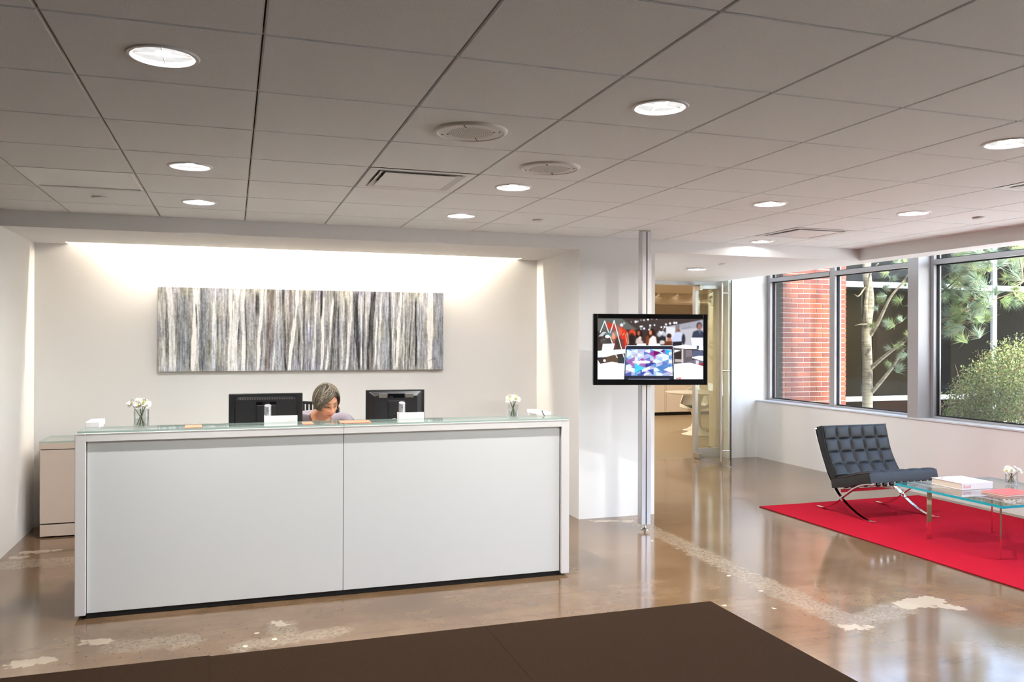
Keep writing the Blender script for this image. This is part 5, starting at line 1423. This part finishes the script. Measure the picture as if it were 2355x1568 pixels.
for k in range(30):
    spots.append((R.uniform(2060, 2420), R.uniform(470, 585), R.uniform(8.4, 9.4), R.uniform(0.9, 1.2)))
for i, (px, py, D, sc) in enumerate(spots):
    o = bpy.data.objects.new('needle_tuft', TUFTS[i % 6]); COL.objects.link(o); o.parent = pine
    q_ = P_(px, py, D); q_.x = max(q_.x, 7.30)
    o.location = q_ - ORG[pine.name]
    o.rotation_euler = (R.uniform(0.5, 2.0), R.uniform(-0.5, 0.5), R.uniform(0, 2 * PI)); o.scale = (sc, sc, sc)
co_ = P_(2225, 652, 8.8)
MB().lathe([(0.0005, 0.03), (0.012, 0.025), (0.017, 0.005), (0.015, -0.015), (0.006, -0.032), (0.0005, -0.034)], co_, 12).build('pine_cone', CONE, pine, smooth=True)
# shrub below window three
sh_o = empty('azalea_shrub', (7.9, 6.2, -0.02), 'bushy green shrub filling the lower part of the nearest window', 'shrub')
R = random.Random(8)
blobs = [(2205, 945, 8.6, 0.32), (2240, 935, 8.6, 0.36), (2280, 915, 8.5, 0.40), (2320, 890, 8.4, 0.45), (2350, 870, 8.3, 0.48), (2400, 860, 8.2, 0.50), (2300, 960, 8.3, 0.42), (2240, 985, 8.4, 0.36), (2360, 960, 8.0, 0.48), (2190, 985, 8.6, 0.30), (2440, 930, 8.0, 0.5), (2310, 850, 8.7, 0.26), (2330, 838, 8.5, 0.28), (2262, 880, 8.7, 0.26)]
lf = MB(); N_ = 0
vs = []; fs = []; mi = []
for (px, py, D, r_) in blobs:
    c = P_(px, py, D)
    n = int(9500 * r_ * r_)
    for k in range(n):
        th = R.uniform(0, 2 * PI); cz = R.uniform(-1, 1); rr = r_ * (R.uniform(0.55, 1.05))
        p = c + Vector((math.cos(th) * math.sqrt(1 - cz * cz), math.sin(th) * math.sqrt(1 - cz * cz), cz * 0.9)) * rr
        if p.x < 7.14: p.x = 7.14 + R.random() * 0.05
        d = Vector((R.gauss(0, 1), R.gauss(0, 1), R.gauss(0.3, 1))).normalized(); w = d.cross(Vector((R.random(), R.random(), R.random() + 0.1))).normalized()
        L_ = R.uniform(0.018, 0.032); W_ = L_ * 0.30; i = len(vs)
        vs += [p, p + d * L_ * 0.5 + w * W_, p + d * L_, p + d * L_ * 0.5 - w * W_]
        fs.append((i, i + 1, i + 2, i + 3)); q = R.random(); mi.append(0 if q < 0.42 else 1 if q < 0.74 else 2 if q < 0.94 else 3)
lf.v = [Vector(v) for v in vs]; lf.f = [list(f) for f in fs]; lf.mi = mi
tag(lf.build('foliage', LEAF, sh_o, recalc=False), kind='stuff')
tw = MB()
for (px, py, D, r_) in blobs:
    c = P_(px, py, D)
    for k in range(10):
        e = c + Vector((R.gauss(0, 0.5), R.gauss(0, 0.5), R.uniform(0.1, 0.9))) * r_
        e.x = max(e.x, 7.16)
        b = Vector((max(7.25, c.x + R.gauss(0, 0.1)), c.y + R.gauss(0, 0.1), -0.02))
        tw.tube([b, (b + e) / 2 + Vector((R.gauss(0, 0.04), R.gauss(0, 0.04), 0)), e], [0.007, 0.005, 0.002], 5)
tag(tw.build('twigs', TWIG, sh_o), kind='stuff')

# ================================================================ RECEPTIONIST
def skin_mesh(name, pts, edges, rad, root, levels=2):
    me = bpy.data.meshes.new(name); me.from_pydata(pts, edges, [])
    ob = bpy.data.objects.new(name, me); COL.objects.link(ob)
    sk = ob.modifiers.new('skin', 'SKIN'); sk.use_smooth_shade = True
    sv = me.skin_vertices[0].data if len(me.skin_vertices) else None
    if sv is None:
        bm = bmesh.new(); bm.from_mesh(me); bm.verts.layers.skin.verify(); bm.to_mesh(me); bm.free(); sv = me.skin_vertices[0].data
    for i, r_ in enumerate(rad):
        sv[i].radius = r_ if isinstance(r_, tuple) else (r_, r_); sv[i].use_root = (i == root)
    sb = ob.modifiers.new('sub', 'SUBSURF'); sb.levels = levels; sb.render_levels = levels
    dg = bpy.context.evaluated_depsgraph_get(); dg.update()
    out = bpy.data.meshes.new_from_object(ob.evaluated_get(dg))
    bpy.data.objects.remove(ob); bpy.data.meshes.remove(me)
    return out
HC = at_D(750.5, 925, 5.90)                      # middle of the head
face = Vector((0.34, -0.87, -0.31)).normalized()
upv = Vector((0.05, -0.26, 0.96)); upv = (upv - face * upv.dot(face)).normalized()
side = face.cross(upv).normalized()            # toward the viewer's left
HM = frame_xf(HC, side, face, upv)
def head_mesh():
    nu, nv = 112, 80; vs = []; fs = []
    def ga(a, b, s_): return math.exp(-((a - b) / s_) ** 2)
    for j in range(nv + 1):
        ph = PI * j / nv
        for i in range(nu):
            th = 2 * PI * i / nu
            x, y, z = math.sin(ph) * math.sin(th), math.sin(ph) * math.cos(th), math.cos(ph)
            X, Y, Z = x * 0.074, y * 0.093, z * 0.114
            if z < 0:
                k = -z
                X *= 1 - 0.30 * k ** 1.6; Y = Y * (1 - 0.10 * k) + 0.012 * k * (1 if y > 0 else 0.4)
                if y < 0: Y *= 1 - 0.35 * k
            if y > 0:
                fr = y
                Y -= 0.006 * ga(X, 0, 0.08) * (z > -0.2)
                for sx in (-1, 1):
                    Y -= 0.012 * ga(X, sx * 0.031, 0.015) * ga(Z, 0.004, 0.012) * fr
                    Y += 0.006 * ga(X, sx * 0.031, 0.011) * ga(Z, 0.001, 0.008) * fr
                    Y += 0.005 * ga(X, sx * 0.030, 0.022) * ga(Z, 0.024, 0.009) * fr
                    Y += 0.005 * ga(X, sx * 0.040, 0.020) * ga(Z, -0.030, 0.020) * fr
                    Y += 0.008 * ga(X, sx * 0.012, 0.007) * ga(Z, -0.038, 0.008) * fr
                nz = max(0.0, min(1.0, (0.016 - Z) / 0.052)) if Z > -0.040 else max(0.0, 1 - (-0.040 - Z) / 0.010)
                Y += 0.026 * nz * ga(X, 0, 0.0105 + 0.003 * nz) * fr
                Y += 0.007 * ga(Z, -0.060, 0.005) * ga(X, 0, 0.022) * fr + 0.007 * ga(Z, -0.071, 0.006) * ga(X, 0, 0.020) * fr
                Y -= 0.005 * ga(Z, -0.0655, 0.0025) * ga(X, 0, 0.026) * fr
                Y += 0.008 * ga(Z, -0.098, 0.014) * ga(X, 0, 0.022) * fr
            for sx in (-1, 1):
                if abs(y) < 0.5: X += sx * 0.012 * ga(Y, -0.004, 0.014) * ga(Z, -0.012, 0.026) * (1 if x * sx > 0.5 else 0)
            vs.append(Vector((X, Y, Z)))
    for j in range(nv):
        for i in range(nu):
            k = (i + 1) % nu; fs.append((j * nu + i, j * nu + k, (j + 1) * nu + k, (j + 1) * nu + i))
    return vs, fs
hv, hf = head_mesh()
NB = Vector((0.600, 6.175, 1.045))             # base of the neck
SHL, SHR = Vector((0.425, 6.215, 1.005)), Vector((0.785, 6.200, 1.010))
CH, WA, PE = Vector((0.602, 6.245, 0.90)), Vector((0.600, 6.40, 0.68)), Vector((0.600, 6.50, 0.565))
ELL, ELR = Vector((0.335, 6.07, 0.80)), Vector((0.86, 6.05, 0.80))
WRL, WRR = Vector((0.50, 5.87, 0.775)), Vector((0.72, 5.86, 0.775))
KNL, KNR = Vector((0.50, 6.10, 0.56)), Vector((0.70, 6.10, 0.56)); ANL, ANR = Vector((0.50, 6.14, 0.09)), Vector((0.70, 6.14, 0.09)); TOL, TOR = Vector((0.50, 5.97, 0.045)), Vector((0.70, 5.97, 0.045))
skull = HC + (-face * 0.028 - upv * 0.055)
pts = [PE, WA, CH, NB, (NB + skull) / 2, skull, SHL, ELL, WRL, SHR, ELR, WRR, KNL, ANL, TOL, KNR, ANR, TOR]
rad = [(0.150, 0.105), (0.135, 0.100), (0.145, 0.105), (0.062, 0.060), (0.052, 0.052), (0.050, 0.052), 0.060, 0.040, 0.026, 0.060, 0.040, 0.026, 0.058, 0.038, 0.030, 0.058, 0.038, 0.030]
edges = [(0, 1), (1, 2), (2, 3), (3, 4), (4, 5), (2, 6), (6, 7), (7, 8), (2, 9), (9, 10), (10, 11), (0, 12), (12, 13), (13, 14), (0, 15), (15, 16), (16, 17)]
body = skin_mesh('b', [tuple(p) for p in pts], edges, rad, 0)
mbody = MB().mesh(body); bpy.data.meshes.remove(body)
mbody.add([HM @ v for v in hv], hf)
for (wr, el, sgn) in ((WRL, ELL, 1), (WRR, ELR, -1)):    # hands: palm and five bent fingers
    d = (wr - el); d.z = 0; d.normalize(); sd = Vector((-d.y, d.x, 0)) * sgn; dn = Vector((0, 0, -1))
    palm = wr + d * 0.045
    pp = [wr, palm, palm + d * 0.035]; ee = [(0, 1), (1, 2)]; rr_ = [(0.026, 0.018), (0.036, 0.016), (0.036, 0.013)]
    hm = skin_mesh('h', [tuple(p) for p in pp], ee, rr_, 0); mbody.mesh(hm); bpy.data.meshes.remove(hm)
    for k, ln in enumerate((0.072, 0.082, 0.077, 0.060)):
        b0 = palm + d * 0.028 + sd * (0.028 - 0.019 * k)
        fp = [b0, b0 + d * ln * 0.55 + dn * 0.004, b0 + d * ln * 0.85 + dn * 0.016, b0 + d * ln + dn * 0.030]
        mbody.tube(spline(fp, 3), [0.0095 - 0.0003 * q for q in range(10)], 8)
    b0 = wr + d * 0.022 + sd * 0.026
    mbody.tube(spline([b0, b0 + d * 0.028 + sd * 0.022, b0 + d * 0.055 + sd * 0.026 + dn * 0.008], 3), [0.0105] * 6 + [0.008], 8)
me = bpy.data.meshes.new('person'); PO = Vector((0.60, 6.35, 0.0))
me.from_pydata([p - PO for p in mbody.v], [], mbody.f); me.update()
tmp = bpy.data.objects.new('tmp', me); COL.objects.link(tmp)
rmd = tmp.modifiers.new('r', 'REMESH'); rmd.mode = 'VOXEL'; rmd.voxel_size = 0.0032; rmd.use_smooth_shade = True
smo = tmp.modifiers.new('s', 'SMOOTH'); smo.factor = 0.5; smo.iterations = 2
dg = bpy.context.evaluated_depsgraph_get(); dg.update()
pm = bpy.data.meshes.new_from_object(tmp.evaluated_get(dg)); bpy.data.objects.remove(tmp); pm.name = 'person'
person = bpy.data.objects.new('person', pm); COL.objects.link(person); person.location = PO; ORG[person.name] = PO
tag(person, 'grey-haired person in a lavender-grey knit top looking down behind the desk', 'person')
pm.materials.clear(); pm.materials.append(SKIN)
nvt = len(pm.vertices); co = np.empty(nvt * 3, np.float32); pm.vertices.foreach_get('co', co); co = co.reshape(-1, 3) + np.array(PO)
Rm = np.array([list(side), list(face), list(upv)]); lc = (co - np.array(HC)) @ Rm.T
base = np.array([lin(206), lin(148), lin(114)])
col = np.tile(base, (nvt, 1))
fm = (lc[:, 1] > 0.02) & (np.abs(lc[:, 0]) < 0.09) & (np.abs(lc[:, 2]) < 0.14)
def gg(x, z, sx, sz): return np.exp(-((lc[:, 0] - x) / sx) ** 2 - ((lc[:, 2] - z) / sz) ** 2) * fm
def tint(w, c):
    global col
    col = col * (1 - w[:, None]) + np.array([lin(c[0]), lin(c[1]), lin(c[2])]) * w[:, None]
for s_ in (-1, 1):
    tint(0.55 * gg(s_ * 0.040, -0.030, 0.020, 0.018), (224, 132, 104))
    tint(0.97 * np.clip(3.5 * gg(s_ * 0.031, -0.002, 0.014, 0.0048), 0, 1), (50, 33, 27))
    tint(0.6 * gg(s_ * 0.031, 0.004, 0.019, 0.013), (150, 96, 76))
    tint(0.85 * np.clip(2.0 * gg(s_ * 0.033, 0.025, 0.018, 0.0050), 0, 1), (98, 74, 58))
tint(0.5 * gg(0, -0.035, 0.014, 0.012), (226, 124, 100)); tint(0.85 * np.clip(1.6 * gg(0, -0.066, 0.021, 0.008), 0, 1), (202, 92, 80)); tint(0.6 * np.clip(1.5 * gg(0, -0.0655, 0.022, 0.0018), 0, 1), (110, 48, 42))
at = pm.attributes.new('col', 'FLOAT_COLOR', 'POINT'); rgba = np.ones((nvt, 4), np.float32); rgba[:, :3] = col; at.data.foreach_set('color', rgba.reshape(-1))
# knit top and trousers
def clothe(name, pts, edges, rad, root, mtl, cut=None):
    m_ = skin_mesh(name, [tuple(p) for p in pts], edges, rad, root, 4)
    bm = bmesh.new(); bm.from_mesh(m_)
    if cut:
        dead = [f for f in bm.faces if cut(f.calc_center_median())]
        bmesh.ops.delete(bm, geom=dead, context='FACES')
        for it in range(6):
            nb = {}
            for e in bm.edges:
                if e.is_boundary:
                    for a, b in ((e.verts[0], e.verts[1]), (e.verts[1], e.verts[0])): nb.setdefault(a, []).append(b.co.copy())
            for v, ns in nb.items(): v.co = v.co * 0.4 + sum(ns, Vector()) / len(ns) * 0.6
    for v in bm.verts: v.co = v.co - PO
    bm.to_mesh(m_); bm.free(); m_.name = name
    m_.materials.clear(); m_.materials.append(mtl); m_.polygons.foreach_set('use_smooth', [True] * len(m_.polygons))
    o = bpy.data.objects.new(name, m_); COL.objects.link(o); o.parent = person
    so = o.modifiers.new('thick', 'SOLIDIFY'); so.thickness = 0.004
    return o
TOPN = NB + Vector((0, 0.01, -0.005))
clothe('knit_top', [PE, WA, CH, TOPN, SHL, ELL, WRL.lerp(ELL, 0.25), SHR, ELR, WRR.lerp(ELR, 0.25)], [(0, 1), (1, 2), (2, 3), (2, 4), (4, 5), (5, 6), (2, 7), (7, 8), (8, 9)],
       [(0.170, 0.122), (0.152, 0.115), (0.162, 0.120), (0.085, 0.078), 0.074, 0.054, 0.042, 0.074, 0.054, 0.042], 0, KNIT,
       cut=lambda c: ((c.x - NB.x - 0.005) / 0.085) ** 2 + ((c.y - NB.y + 0.05) / 0.13) ** 2 + ((c.z - 1.055) / 0.085) ** 2 < 1 or c.z > 1.10)
clothe('trousers', [PE, KNL, ANL, KNR, ANR], [(0, 1), (1, 2), (0, 3), (3, 4)], [(0.165, 0.118), 0.075, 0.06, 0.075, 0.06], 0, TROUSER)
# hair: base cap plus combed locks, parted at the viewer's right
def hair():
    R = random.Random(4); vs = []; fs = []; cols = []
    def surf(th, ph, k):
        r_ = 1.0 + k
        return Vector((0.078 * r_ * math.sin(ph) * math.sin(th), -0.006 + 0.098 * r_ * math.sin(ph) * math.cos(th), 0.012 + 0.112 * r_ * math.cos(ph)))
    def add(p, c): vs.append(HM @ p); cols.append(c)
    tones = [(128, 116, 97), (98, 87, 69), (72, 62, 47), (152, 142, 124), (56, 47, 36), (108, 95, 75)]
    # cap under the locks
    n1, n2 = 48, 24; o = len(vs)
    for j in range(n2 + 1):
        for i in range(n1):
            th = 2 * PI * i / n1 - PI
            lim = math.radians(118)
            if abs(th) < 1.35:
                s_ = abs(th) / 1.35; lim = math.radians(46 + 60 * s_ ** 1.5)
            ph = lim * j / n2
            add(surf(th, ph, 0.055 + 0.02 * math.sin(th * 9)), [lin(v) for v in tones[2]])
    for j in range(n2):
        for i in range(n1):
            k = (i + 1) % n1; fs.append((o + j * n1 + i, o + j * n1 + k, o + (j + 1) * n1 + k, o + (j + 1) * n1 + i))
    # locks
    part = -0.42
    for q in range(1700):
        if q < 1080:      # crown to back and sides
            th0 = R.uniform(-PI, PI)
            if -0.42 < th0 < 0.95: continue
            th1 = th0 + R.uniform(-0.12, 0.12); ph0 = R.uniform(0.0, 0.75); ph1 = math.radians(R.uniform(112, 132) if abs(th0) > 1.9 else R.uniform(104, 122))
            if th0 < 0 and abs(th0) < 1.5: ph1 = math.radians(R.uniform(92, 108))
            if -0.95 <= th0 < 0: th1 = R.uniform(-1.35, -1.02); ph1 = math.radians(R.uniform(80, 100)); ph0 = R.uniform(0.0, 0.5)
        else:            # fringe swept from the parting toward the viewer's left
            th0 = part + R.uniform(-0.08, 0.45); ph0 = R.uniform(0.02, 0.72); th1 = R.uniform(0.90, 1.55); ph1 = math.radians(R.uniform(84, 118))
            if R.random() < 0.22: th1 = R.uniform(-1.45, -1.05); th0 = part - R.uniform(0, 0.2); ph1 = math.radians(R.uniform(84, 104))
        k0 = R.uniform(0.06, 0.13); n = 9; wd = R.uniform(0.0016, 0.0040)
        c = R.choice(tones); b = R.uniform(0.82, 1.15); c = [min(1, lin(v) * b) for v in c]
        P = []
        for i in range(n):
            s_ = i / (n - 1); e_ = s_ ** 0.8 if q >= 1080 else s_
            th = th0 + (th1 - th0) * (e_ if q < 1080 else math.sin(s_ * PI / 2) ** 1.3); ph = ph0 + (ph1 - ph0) * s_
            kk = k0 + 0.06 * math.sin(PI * min(1, s_ * 1.1)) - (0.05 * max(0, s_ - 0.75) / 0.25)
            P.append(surf(th, ph, kk))
        o = len(vs)
        for i in range(n):
            tg = (P[min(i + 1, n - 1)] - P[max(i - 1, 0)]).normalized(); out = P[i].normalized(); w = tg.cross(out).normalized()
            ww = wd * (1 - 0.75 * max(0, i / (n - 1) - 0.6) / 0.4)
            for a in (P[i] - w * ww, P[i] + out * ww * 0.55, P[i] + w * ww, P[i] - out * ww * 0.4): add(a, c)
        for i in range(n - 1):
            for k in range(4):
                k2 = (k + 1) % 4; fs.append((o + i * 4 + k, o + i * 4 + k2, o + (i + 1) * 4 + k2, o + (i + 1) * 4 + k))
    m_ = bpy.data.meshes.new('hair'); m_.from_pydata([v - PO for v in vs], [], fs); m_.update()
    a = m_.attributes.new('col', 'FLOAT_COLOR', 'POINT'); ar = np.ones((len(vs), 4), np.float32); ar[:, :3] = np.array(cols); a.data.foreach_set('color', ar.reshape(-1))
    m_.materials.append(HAIR); m_.polygons.foreach_set('use_smooth', [True] * len(m_.polygons))
    ob = bpy.data.objects.new('hair', m_); COL.objects.link(ob); ob.parent = person
hair()
gl = MB(HM)
for s_ in (-1, 1):
    ring_ = [(s_ * 0.032 + 0.021 * math.cos(a), 0.094 - 0.10 * abs(s_ * 0.032 + 0.021 * math.cos(a)), -0.004 + 0.014 * math.sin(a)) for a in [2 * PI * k / 20 for k in range(21)]]
    gl.tube(ring_, 0.0009, 5); gl.tube([(s_ * 0.053, 0.088, 0.0), (s_ * 0.078, 0.0, 0.004)], 0.001, 5)
gl.tube([(-0.011, 0.094, -0.002), (0, 0.098, 0.0), (0.011, 0.094, -0.002)], 0.001, 5)
gl.build('eyeglasses', GOLD, person)
# task chair
t = empty('task_chair', (0.60, 6.55, 0), 'black mesh-backed task chair behind the desk', 'chair')
MB().box(0.36, 0.84, 6.30, 6.74, 0.40, 0.455).build('seat', MESH_BLK, t, bevel=0.02)
MB().lathe([(0.025, 0.10), (0.025, 0.40)], (0.6, 6.52, 0), 16).build('gas_column', BLACK_PL, t, smooth=True)
for k in range(5):
    a = 2 * PI * k / 5 + 0.3; e = Vector((0.6 + 0.29 * math.cos(a), 6.52 + 0.29 * math.sin(a), 0.075))
    lg = MB().tube([(0.6, 6.52, 0.13), e], [0.024, 0.016], 8).build('base_arm', BLACK_PL, t, smooth=True)
    MB().lathe([(0.0005, -0.012), (0.027, -0.012), (0.027, 0.012), (0.0005, 0.012)], (e.x, e.y, 0.0285), 16, rot=Matrix.Rotation(PI / 2, 3, 'X')).build('castor', BLACK_PL, lg)
bx0, bx1 = 0.345, 0.80
MB().tube([(bx0, 6.76, 0.60), (bx0 - 0.005, 6.78, 1.06), (bx0 + 0.03, 6.78, 1.098), (bx1 - 0.03, 6.78, 1.075), (bx1, 6.78, 1.04), (bx1, 6.76, 0.60), (bx0, 6.76, 0.60)], 0.012, 8).build('back_frame', BLACK_PL, t, smooth=True)
for k in range(16):
    x = bx0 + 0.012 + k * (bx1 - bx0 - 0.024) / 15
    MB().box(x - 0.010, x + 0.010, 6.77, 6.776, 0.61, 1.088 - 0.02 * k / 15).build('back_rib', MESH_BLK, t)
MB().box(0.57, 0.63, 6.70, 6.78, 0.41, 0.70).build('back_bracket', BLACK_PL, t, bevel=0.01)
